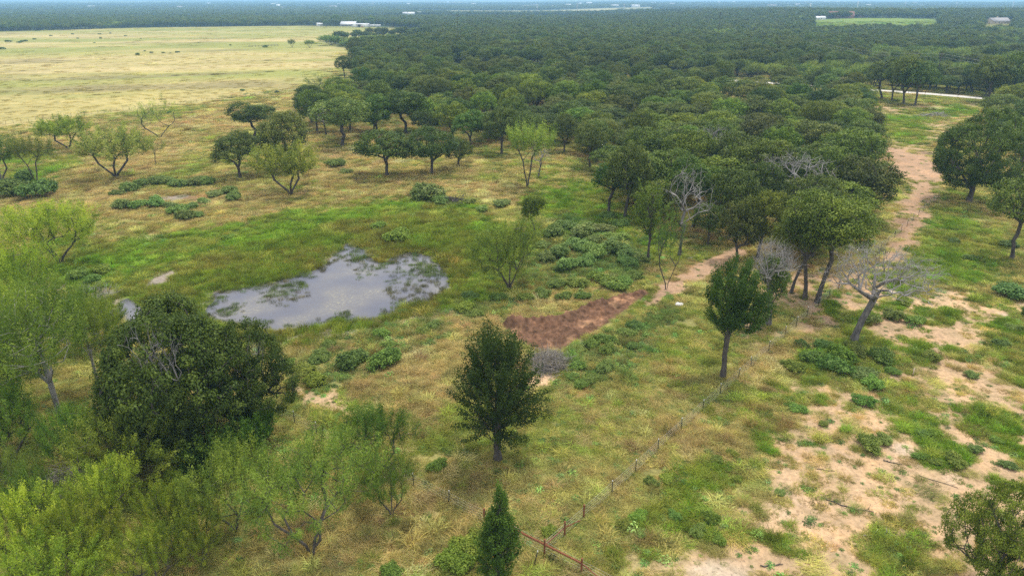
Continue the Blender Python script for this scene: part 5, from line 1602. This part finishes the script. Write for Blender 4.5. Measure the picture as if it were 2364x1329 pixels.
# fence running left from the corner, behind the mesquites
dB = unit(np.array(flatP(629, 952)) - CORNER)
stB = [2.9, 5.4, 8.9, 12.6, 16.6, 20.6, 24.5, 27.6, 31.0]
cB = CORNER + np.array([0.0, 0.0])
postsB = [(*(CORNER - dB * 3.0), 'pipe'), (CORNER[0] - 0.004, CORNER[1] + 0.004, 'none')] + [(*(CORNER + dB * s), 'pipe' if i < 2 else 'tee') for i, s in enumerate(stB)]
postsB = [(*(CORNER - dB * 8.0), 'tee')] + postsB
fB, oB = fence("wire_fence", "wire fence with rusty pipe rail at the corner, running left behind the mesquites", CORNER - dB * 3.0, postsB)
rail(fB, oB, CORNER + dB * 2.9, CORNER - dB * 3.0, 0.95, 0.95, 0.075)
rail(fB, oB, CORNER - dB * 3.0, CORNER - dB * 5.6, 0.95, 0.05)
rail(fB, oB, CORNER + dB * 2.9, CORNER + dB * 5.4, 0.95, 0.05)
# loose post beside the corner
x, y, z = P(1233, 1306)
lp = thing("loose_post", "single leaning steel post with white tip in front of the rusty corner", "post", (x, y, z))
lp.rotation_euler = (0.05, 0.16, 0.4)
link("post", TP, lp); link("white_tip", TT, lp)
# wooden stake on the sand
x, y, z = P(2107, 866)
V, Fs = join([box(-0.05, 0.05, -0.035, 0.035, -0.2, 0.85), box(-0.045, 0.045, -0.03, 0.03, 0.8505, 0.9)])
sk = add_part("wooden_stake", V, [np.concatenate(Fs)], M['stone_wall'], None)
sk.location = (x, y, z); sk.rotation_euler = (0.03, -0.04, 0.3)
tag(sk, "short pale wooden stake standing on the sandy ground", "stake")
# pasture fence
a, b = np.array(flatP(-60, 296)), np.array(flatP(742, 203))
n_ = 62
pth = [a + (b - a) * i / n_ for i in range(n_ + 1)]
fence("pasture_fence", "long thin wire fence along the near edge of the pale pasture", a, [(q[0], q[1], 'tee') for q in pth], 4, wr=0.008)
# road fence: pipe posts and top rail on the near side of the road
rl = np.array(ROAD_LINE)
seg_t = np.concatenate([[0], np.cumsum(np.linalg.norm(np.diff(rl, axis=0), axis=1))])
tt_ = np.arange(20, seg_t[5] + 60, 6.5)
cx, cy = np.interp(tt_, seg_t, rl[:, 0]), np.interp(tt_, seg_t, rl[:, 1])
ddx, ddy = np.gradient(cx), np.gradient(cy)
sg = np.stack([ddy, -ddx], -1) / np.hypot(ddx, ddy)[:, None]
sg = np.where((sg[:, 1] > 0)[:, None], -sg, sg)
rp_ = np.stack([cx, cy], -1) + sg * 5.6
rf = thing("pipe_fence", "dark pipe fence between the cleared strip and the gravel road", "fence", (rp_[0][0], rp_[0][1], hz(*rp_[0])))
o = np.array([rp_[0][0], rp_[0][1], hz(*rp_[0])])
RPM = pipe_mesh(1.5, 0.06, 'post_green')
for q in rp_:
    link("pipe_post", RPM, rf, (q[0] - o[0], q[1] - o[1], hz(*q) - o[2]))
for zr in (1.45, 0.95, 0.5):
    tube_part("rail", [(q[0] - o[0], q[1] - o[1], hz(*q) - o[2] + zr) for q in rp_], 0.04 if zr > 1.2 else 0.015, M['post_green'], rf, 5)

# ------------------------------------------------------------------ brush heaps, logs, stone
def sticks(r, n, R, h, L0, L1, rad, mess=0.5):
    a, q = r.uniform(0, 6.28, n), np.sqrt(r.random(n))
    c = np.stack([q * np.cos(a) * R, q * np.sin(a) * R, (1 - q ** 1.5) * h * r.random(n) + 0.04], -1)
    d = unit(np.stack([r.normal(size=n), r.normal(size=n), r.normal(0, mess, n)], -1))
    L = r.uniform(L0, L1, n)[:, None]
    p0, p2 = c - d * L / 2, c + d * L / 2
    p1 = c + r.normal(0, 0.09, c.shape) * L
    for p in (p0, p1, p2):
        p[:, 2] = np.maximum(p[:, 2], 0.02)
    rr = rad * r.uniform(0.5, 1.6, n)
    return tubes(np.concatenate([p0, p1]), np.concatenate([p1, p2]), np.concatenate([rr, rr * 0.8]), np.concatenate([rr * 0.8, rr * 0.4]), 4)

def heap(px, py, R, h, n, L, rad, mat, label, seed, logs=(), sx=1.0):
    r = np.random.default_rng(seed)
    x, y, z = P(px, py)
    t = thing("brush_heap", label, "brush heap", (x, y, z))
    V, Q = sticks(r, n, R, h, L[0], L[1], rad)
    V[:, 0] *= sx
    add_part("twigs", V, [Q], M[mat], t, smooth=True)
    V, Q = sticks(r, max(6, n // 18), R * 0.9, h * 0.8, L[0] * 1.6, L[1] * 1.4, rad * 2.4, 0.35)
    V[:, 0] *= sx
    add_part("branches", V, [Q], M[mat], t, smooth=True)
    for (lx, ly, lz, ang, ll, lr, lm) in logs:
        d = np.array([math.cos(ang), math.sin(ang), 0]) * ll / 2
        c = np.array([lx, ly, lz])
        pts = [c - d, c - d * 0.3 + np.array([0, 0.03, 0.04]), c + d * 0.4, c + d]
        tube_part("log", pts, lr, M[lm], t, 8)
    return t
heap(1268, 842, 2.3, 1.9, 560, (0.9, 2.8), 0.015, 'grey_twig', "grey heap of brush with charred logs at the end of the brown dirt", 71,
     logs=[(0.2, -1.5, 0.18, 0.1, 2.6, 0.16, 'charred'), (0.5, -1.1, 0.32, -0.25, 2.2, 0.14, 'charred'), (1.5, -1.0, 0.22, 0.7, 1.5, 0.13, 'charred'), (-0.6, -1.3, 0.14, 0.5, 1.4, 0.1, 'charred')])
heap(158, 1140, 2.3, 2.6, 520, (1.0, 3.0), 0.014, 'grey_twig', "tall grey heap of dead brush among the lower left mesquites", 72)
heap(1040, 468, 2.6, 1.1, 110, (1.5, 4.0), 0.035, 'bark', "dark heap of cut branches beside the bluish weed mound above the pond", 73, sx=1.2)
heap(2155, 268, 3.4, 0.8, 90, (1.5, 4.0), 0.05, 'dead_wood', "low heap of bleached branches in the cleared strip near the road", 74, sx=1.4)
heap(862, 178, 3.0, 2.0, 240, (1.5, 4.0), 0.04, 'rust', "reddish-brown heap of dead brush under the first oaks of the pasture edge", 75, sx=1.3)
heap(825, 218, 3.0, 0.9, 120, (1.5, 4.0), 0.03, 'grey_twig', "grey brush heap where the pasture meets the wood", 76, sx=1.2)

def log(px, py, L, rad, ang, mat, label, name="log", bend=0.15, branch=True, seed=0):
    r = np.random.default_rng(seed + 1000)
    x, y, z = P(px, py)
    z = max(z, WATER_Z)
    t = thing(name, label, "log" if rad > 0.06 else "branch", (x, y, z), ang)
    n = 7
    u = np.linspace(-0.5, 0.5, n)
    p = np.stack([u * L, bend * L * (u ** 2) + r.normal(0, 0.02 * L, n), np.full(n, rad * 0.8) + np.abs(r.normal(0, 0.02, n))], -1)
    rr = rad * np.linspace(1, 0.55, n)
    V, Q = tubes(p[:-1], p[1:], rr[:-1], rr[1:], 7)
    add_part("stem", V, [Q], M[mat], t, smooth=True)
    if branch:
        for k in (2, 4, 5):
            d = unit(np.array([r.uniform(0.2, 1), r.choice([-1, 1]) * r.uniform(0.4, 1), r.uniform(0.05, 0.5)])) * L * r.uniform(0.14, 0.3)
            q = np.array([p[k], p[k] + d * 0.5 + r.normal(0, 0.02 * L, 3), p[k] + d])
            q[:, 2] = np.maximum(q[:, 2], rad * 0.3)
            V, Q = tubes(q[:-1], q[1:], rr[[k, k]] * 0.5, rr[[k, k]] * 0.3, 5)
            add_part("twig", V, [Q], M[mat], t, smooth=True)
    return t
log(965, 562, 2.6, 0.12, 0.1, 'charred', "dark log lying in the marsh at the far side of the pond", seed=1)
log(1612, 592, 4.0, 0.06, 0.5, 'dead_wood', "pale branch lying beside the sandy track above the upright elm", "branch", seed=2)
log(1960, 1170, 3.4, 0.05, -0.5, 'bark', "dark fallen branch on bare sand left of the bottom right oak", "branch", seed=3)
log(2030, 1237, 2.4, 0.06, 0.0, 'dead_wood', "straight pale branch on the sand, left of the bottom corner oak", "branch", bend=0.02, seed=4)
log(2060, 1068, 1.4, 0.04, -0.4, 'charred', "short charred stick near the three green tussocks", "branch", seed=5)
log(1782, 1306, 1.6, 0.05, 0.1, 'bark', "dark stick lying on bare sand at the bottom edge", "branch", seed=6)
log(2165, 1112, 2.8, 0.03, -0.6, 'bark', "thin dark twig lying on the sand below the three tussocks", "branch", seed=7)
log(2070, 1262, 1.6, 0.035, -0.6, 'charred', "charred branch beside the straight pale one on the sand", "branch", seed=8)
log(115, 1030, 2.6, 0.09, 0.0, 'dead_wood', "pale log lying under the mesquites at the left", seed=9, bend=0.05)
log(1240, 893, 1.8, 0.03, 0.3, 'bark', "dark twig lying on the pale sand beside the shaggy elm", "branch", seed=10)
log(1720, 1000, 1.2, 0.03, 0.8, 'bark', "thin stick on the sand right of the reddish puddle", "branch", seed=11)
log(1905, 1085, 1.5, 0.03, -0.2, 'charred', "blackened twig in the middle of the sandy ground", "branch", seed=12)

x, y, z = P(1567, 706)
th_, ph_ = np.meshgrid(np.linspace(0, 2 * np.pi, 10, endpoint=False), np.linspace(0.05, np.pi - 0.05, 7))
rr = 1 + 0.18 * np.sin(3 * th_ + 2 * ph_) + 0.1 * np.cos(5 * th_ - ph_)
V = np.stack([0.55 * rr * np.sin(ph_) * np.cos(th_), 0.4 * rr * np.sin(ph_) * np.sin(th_), 0.3 * rr * np.cos(ph_) + 0.16], -1).reshape(-1, 3)
Q = np.array([(i * 10 + j, i * 10 + (j + 1) % 10, (i + 1) * 10 + (j + 1) % 10, (i + 1) * 10 + j) for i in range(6) for j in range(10)])
st_ = add_part("boulder", V, [Q], M['limestone'], None); st_.location = (x, y, z)
tag(st_, "pale limestone boulder in the grass between the dirt and the upright elm", "rock")

# ------------------------------------------------------------------ buildings
def gable(w, d, wall_h, ridge_h, over=0.5, thick=0.18):
    """walls with gable ends along x, roof slabs; ridge runs along x"""
    v = np.array([(-w/2,-d/2,-0.5),(w/2,-d/2,-0.5),(w/2,d/2,-0.5),(-w/2,d/2,-0.5),(-w/2,-d/2,wall_h),(w/2,-d/2,wall_h),(w/2,d/2,wall_h),(-w/2,d/2,wall_h),(-w/2,0,ridge_h),(w/2,0,ridge_h)], float)
    q = np.array([(0,1,5,4),(2,3,7,6),(1,2,6,5),(3,0,4,7)])
    t = np.array([(5,6,9),(7,4,8)])
    sl = (ridge_h - wall_h) / (d / 2)
    roofs = []
    for s in (-1, 1):
        y1, z1 = s * (d / 2 + over), wall_h - sl * over + 0.03
        a = w / 2 + over
        p = np.array([(-a,0,ridge_h+0.03),(a,0,ridge_h+0.03),(a,y1,z1),(-a,y1,z1)], float)
        pv = np.concatenate([p, p + np.array([0, 0, thick])])
        f = np.array([(0,1,2,3),(4,7,6,5),(0,4,5,1),(1,5,6,2),(2,6,7,3),(3,7,4,0)])
        roofs.append((pv, f))
    return (v, [q, t]), roofs

def house(name, label, px, py, w, d, wall_h, ridge_h, rz, wall, roof, cat="house", windows=(), door=None, porch=None, chimney=False, group=None):
    x, y, z = P(px, py)
    t = thing(name, label, cat, (x, y, z), rz, group)
    (v, fs), roofs = gable(w, d, wall_h, ridge_h)
    add_part("wall", v, fs, M[wall], t)
    for pv, f in roofs:
        r_ = add_part("roof", pv, [f], M[roof], t)
    if chimney:
        add_part("chimney", *[a if i == 0 else [a] for i, a in enumerate(box(-0.7, 0.7, d * 0.1, d * 0.1 + 1.4, ridge_h - 2, ridge_h + 1.6))], M[wall], t)
    for wx_ in windows:
        vv, ff = box(wx_ - 0.7, wx_ + 0.7, -d / 2 - 0.05, -d / 2 + 0.02, 0.9, 2.2)
        wi = add_part("window", vv, [ff], M['glass'], t)
        vv, ff = box(wx_ - 0.85, wx_ + 0.85, -d / 2 - 0.10, -d / 2 + 0.02, 0.75, 0.898)
        add_part("sill", vv, [ff], M['white_wall'], wi)
    if door is not None:
        vv, ff = box(door - 0.55, door + 0.55, -d / 2 - 0.06, -d / 2 + 0.02, 0, 2.1)
        add_part("door", vv, [ff], M['old_wood'], t)
    if porch:
        x0, x1, dep = porch
        pv, ff = box(x0, x1, -d / 2 - dep, -d / 2 - 0.45, wall_h - 0.45, wall_h - 0.28)
        add_part("porch_roof", pv, [ff], M[roof], t)
        for q in np.linspace(x0 + 0.3, x1 - 0.3, 5):
            pv, ff = box(q - 0.1, q + 0.1, -d / 2 - dep + 0.2, -d / 2 - dep + 0.4, 0, wall_h - 0.45)
            add_part("porch_post", pv, [ff], M['grey_wall'], t)
    return t
fx, fy, fz = P(805, 62)
house("farmhouse", "long low farmhouse with pale metal roof beyond the pasture", 806, 61, 25, 14, 3.2, 7.2, -0.12, 'grey_wall', 'roof_metal', windows=(-9, -5, 4), door=-1, porch=(-11.5, 3, 3.2), chimney=False)
t = house("garage", "white metal garage with two big doors right of the farmhouse", 834, 63, 26, 10, 4.3, 5.3, 0.03, 'grey_wall', 'roof_metal', cat="garage")
for a_, b_ in ((-12.6, -6.4), (1.2, 12.6)):
    vv, ff = box(a_, b_, -5.12, -4.98, 0, 4.0)
    add_part("garage_door", vv, [ff], M['white_wall'], t)
vv, ff = box(-4.4, -0.6, -5.08, -4.98, 0, 3.8)
add_part("bay_shade_panel", vv, [ff], M['glass'], t)  # shade inside an open bay, painted as a dark panel on the wall
x, y, z = P(864, 62.2)
wl_ = thing("garden_wall", "long pale wall panel joined to the right end of the garage", "wall", (x, y, z), 0.03)
for q in range(6):
    vv, ff = box(-10 + q * 3.4, -6.65 + q * 3.4, -0.1, 0.1, 0, 3.4)
    add_part("panel", vv, [ff], M['white_wall'] if q % 2 == 0 else M['steel'], wl_)
house("garden_shed", "small pale shed with gabled roof left of the farmhouse", 738, 60.5, 9, 7, 3.2, 4.8, 0.5, 'white_wall', 'roof_metal', cat="shed", windows=(-2,), door=1.5)
x, y, z = P(837, 63.6)
mw = thing("garden_tractor", "small red tractor parked in front of the white garage", "tractor", (x, y - 2, z))
vv, ff = join([box(-1.6, 1.0, -0.55, 0.55, 0.5, 1.2), box(-1.5, -0.3, -0.5, 0.5, 1.2005, 1.55)])
add_part("body", vv, [np.concatenate(ff)], M['red_paint'], mw)
for sx_, rr_ in ((-1.1, 0.6), (0.8, 0.42)):
    for sy_ in (-0.7, 0.7):
        V, Q = tubes(np.array([[sx_, sy_ - 0.15, rr_]]), np.array([[sx_, sy_ + 0.15, rr_]]), np.array([rr_]), np.array([rr_]), 12)
        add_part("wheel", V, [Q], M['rubber'], mw)
vv, ff = box(0.1, 0.5, -0.3, 0.3, 1.2005, 1.7)
add_part("seat", vv, [ff], M['rubber'], mw)
# farm yard fence
ya, yb = np.array(flatP(690, 63)), np.array(flatP(885, 67))
fpth = [ya + (yb - ya) * i / 26 for i in range(27)]
ff_ = thing("post_fence", "dark wooden post fence in front of the farmhouse", "fence", (ya[0], ya[1], hz(*ya)))
PW = mk_mesh("post", *[a if i == 0 else [a] for i, a in enumerate(box(-0.15, 0.15, -0.15, 0.15, -0.3, 1.5))]); PW.materials.append(M['old_wood'])
for q in fpth:
    link("post", PW, ff_, (q[0] - ya[0], q[1] - ya[1], hz(*q) - hz(*ya)))
for zr in (0.6, 1.3):
    tube_part("rail", [(q[0] - ya[0], q[1] - ya[1], hz(*q) - hz(*ya) + zr) for q in fpth], 0.05, M['old_wood'], ff_, 4)
# small wooden rail fence out in the pasture
ya, yb = np.array(flatP(575, 109)), np.array(flatP(642, 107))
fpth = [ya + (yb - ya) * i / 9 for i in range(10)]
ff_ = thing("rail_fence", "short dark wooden rail fence standing in the middle of the pasture", "fence", (ya[0], ya[1], hz(*ya)))
for q in fpth:
    link("post", PW, ff_, (q[0] - ya[0], q[1] - ya[1], hz(*q) - hz(*ya)))
for zr in (0.5, 0.95, 1.4):
    tube_part("rail", [(q[0] - ya[0], q[1] - ya[1], hz(*q) - hz(*ya) + zr) for q in fpth], 0.06, M['old_wood'], ff_, 4)
# trees of the farm yard
T("oak_tree", "mesq0", "rounded bright green tree left of the farmhouse and right of the small shed", 753, 62.5, 46, 17, (0.75, 0.9, 0.55))
T("oak_tree", "oak2", "large green tree shading the left end of the farmhouse", 775, 59, 34, 24, (1.1, 1.25, 0.8))
T("oak_tree", "young1", "slim bright green tree behind the right end of the garage", 856, 58, 38, 18, LIME)
T("mesquite_tree", "mesq1", "open mesquite at the pasture corner left of the green thicket", 675, 110, 90, 22, GY_)
T("mesquite_tree", "mesq0", "low green mesquite bush right of the open one at the pasture corner", 715, 111, 92, 26, GY_)
T("mesquite_tree", "mesq2", "wide mesquite clump with pale stems at the left end of the green thicket", 765, 105, 80, 62, (0.75, 0.85, 0.7))
T("oak_tree", "oak5", "small dark oak leftmost where the wood meets the pasture", 796, 180, 128, 42, DK)
T("oak_tree", "oak6", "dark oak just right of the leftmost one at the pasture edge", 838, 180, 138, 40, DK)

house("ranch_house", "large brown-roofed brick house among far trees at the upper right", 1940, 42, 40, 20, 3.5, 10.5, -0.25, 'brick', 'brown_roof', windows=(-14, -8, 3, 10), door=-3)
house("ranch_house", "smaller brown-roofed brick building right of the large far house", 1985, 40, 24, 11, 3.2, 7.0, 0.1, 'brick', 'brown_roof', windows=(-7, 5), door=0)
house("ranch_house", "tan stone house with grey roof and chimney near the upper right corner", 2302, 55, 34, 14, 3.6, 8.0, 0.3, 'stone_wall', 'slate_roof', windows=(-12, -5, 6), door=0, chimney=True)
house("farm_building", "small white house glimpsed between far trees below the brown-roofed house", 1888, 46, 22, 9, 3.2, 5.4, 0.0, 'white_wall', 'roof_metal', cat="house", windows=(-5, 4), door=0)
house("barn", "white-roofed barn in the woods behind the farmhouse, left of the pair", 741, 30, 26, 14, 5, 8, 0.1, 'white_wall', 'roof_metal', cat="barn", door=0)
house("barn", "long white-roofed barn in the woods right of the farmhouse", 944, 37, 34, 14, 6.5, 10, 0.05, 'white_wall', 'roof_metal', cat="barn", door=2)
house("barn", "shorter white-roofed barn right of the long one in the far woods", 972, 36, 22, 14, 6.5, 10, -0.1, 'white_wall', 'roof_metal', cat="barn", door=-2)
house("barn", "small dark-fronted shed under the tree line at the far side of the pasture", 552, 58, 16, 8, 3.5, 5, 0.0, 'old_wood', 'roof_metal', cat="shed", door=0)
# far settlement: small pale buildings at the foot of the hills
rs = np.random.default_rng(31)
wheres = ["at the foot of the blue hills, upper left", "at the foot of the hills above the farmhouse", "on the far plain above the middle of the wood", "on the far plain at the upper right"]
for i in range(44):
    px = rs.choice([rs.uniform(180, 480), rs.uniform(480, 700), rs.uniform(760, 1100), rs.uniform(1180, 1560), rs.uniform(1600, 2360)])
    py = rs.uniform(10.5, 19)
    w_ = wheres[0] if px < 520 else wheres[1] if px < 1130 else wheres[2] if px < 1580 else wheres[3]
    x, y = flatP(px, py, 12)
    if y > 7500: y = 5200 + rs.uniform(0, 1500); x = (px - 1182) / F_PX * depth_at(y)
    z = hz(x, y)
    (v, fs), roofs = gable(rs.uniform(16, 42), rs.uniform(14, 24), rs.uniform(5, 9), rs.uniform(9, 14))
    t = thing("far_building", f"tiny pale building {w_}", "building", (x, y, z), rs.uniform(-0.6, 0.6), group=f"far buildings {w_}")
    add_part("wall", v, fs, M['white_wall'], t)
    for pv, f in roofs:
        add_part("roof", pv, [f], M['roof_metal'] if rs.random() < 0.7 else M['slate_roof'], t)
# steel line towers on the plain
def tower(px, py, top_py, label, rad=0.9):
    x, y = flatP(px, py, 14)
    y = min(y, 4200); x = (px - 1182) / F_PX * depth_at(y)
    z = hz(x, y)
    h = height_at(px, top_py, y) - z
    t = thing("line_tower", label, "tower", (x, y, z))
    tube_part("mast", [(0, 0, -1), (0, 0, h * 0.5), (0, 0, h)], rad, M['steel'], t, 6)
    for q in (0.72, 0.82, 0.92):
        tube_part("arm", [(-h * 0.09, 0, h * q), (h * 0.09, 0, h * q)], rad * 0.4, M['steel'], t, 4)
for px, py, tp, lab in [(1868, 24, 8, "pale steel line tower left of the far brown-roofed house"), (1977, 22, 3, "pale steel line tower just right of the far brown-roofed house"),
                        (2087, 20, 3, "pale steel line tower above the bright green far field"), (2205, 20, 5, "pale steel line tower above the tan stone house"),
                        (2335, 20, 3, "rightmost pale steel line tower near the upper right corner"), (1332, 24, 8, "pale steel line tower above the middle of the wood"),
                        (1240, 24, 10, "faint steel line tower left of the one above the middle wood"), (1440, 24, 9, "faint steel line tower right of the one above the middle wood")]:
    tower(px, py, tp, lab, 0.8)
# wooden utility pole beside the road, right
def pole(px, Y, top_py, label, name="utility_pole"):
    x = (px - 1182) / F_PX * depth_at(Y, 8)
    z = hz(x, Y)
    h = height_at(px, top_py, Y) - z
    t = thing(name, label, "pole", (x, Y, z))
    tube_part("mast", [(0, 0, -1), (0, 0, h * 0.5), (0, 0, h)], 0.16, M['bark'], t, 8)
    vv, ff = box(-1.2, 1.2, -0.08, 0.08, h - 0.75, h - 0.58)
    add_part("crossarm", vv, [ff], M['bark'], t)
    return np.array([x, Y, z + h - 0.4])
w1 = pole(2165, 312, 122, "dark wooden utility pole rising from the lime-green trees right of the road")
w2 = pole(1656, 560, 28, "pale utility pole standing in the far wood")
w3 = pole(1057, 640, 34, "utility pole in the wood right of the farmhouse")
dirw = np.array([w2[0] - w1[0], w2[1] - w1[1], 0.0])
for q, dz in enumerate((0.0, -1.3)):
    pts = []
    a_, b_ = w1 + np.array([0, 0, dz]), w1 - dirw * 0.6 + np.array([0, 0, dz])
    c_ = w1 + dirw * 0.45 + np.array([0, 0, dz])
    for s in np.linspace(0, 1, 14): pts.append(c_ + (a_ - c_) * s - np.array([0, 0, 2.2 * 4 * s * (1 - s)]))
    for s in np.linspace(0, 1, 8)[1:]: pts.append(a_ + (b_ - a_) * s - np.array([0, 0, 2.2 * 4 * s * (1 - s)]))
    V = np.array(pts); org = V[0].copy()
    c_o = thing("power_line", ["upper overhead wire crossing the trees behind the gravel road", "lower overhead wire crossing the trees behind the gravel road"][q], "wire", tuple(org))
    tube_part("cable", V - org, 0.02, M['wire'], c_o, 4)

# ------------------------------------------------------------------ haze: one even volume round the whole place
V, Fq = box(-16500, 16500, -60, 16600, -3.0, 190.0)
hz_me = mk_mesh("haze", V, [Fq])
m, N, L, out = new_mat("haze_air")
pv = N.new("ShaderNodeVolumePrincipled")
pv.inputs["Color"].default_value = (0.36, 0.66, 1.0, 1)
pv.inputs["Density"].default_value = 0.00018
pv.inputs["Anisotropy"].default_value = 0.0
L.new(pv.outputs[0], out.inputs["Volume"])
hz_me.materials.append(m)
tag(link("haze", hz_me), "thin blue haze in the air over the whole plain", "haze", kind="stuff")
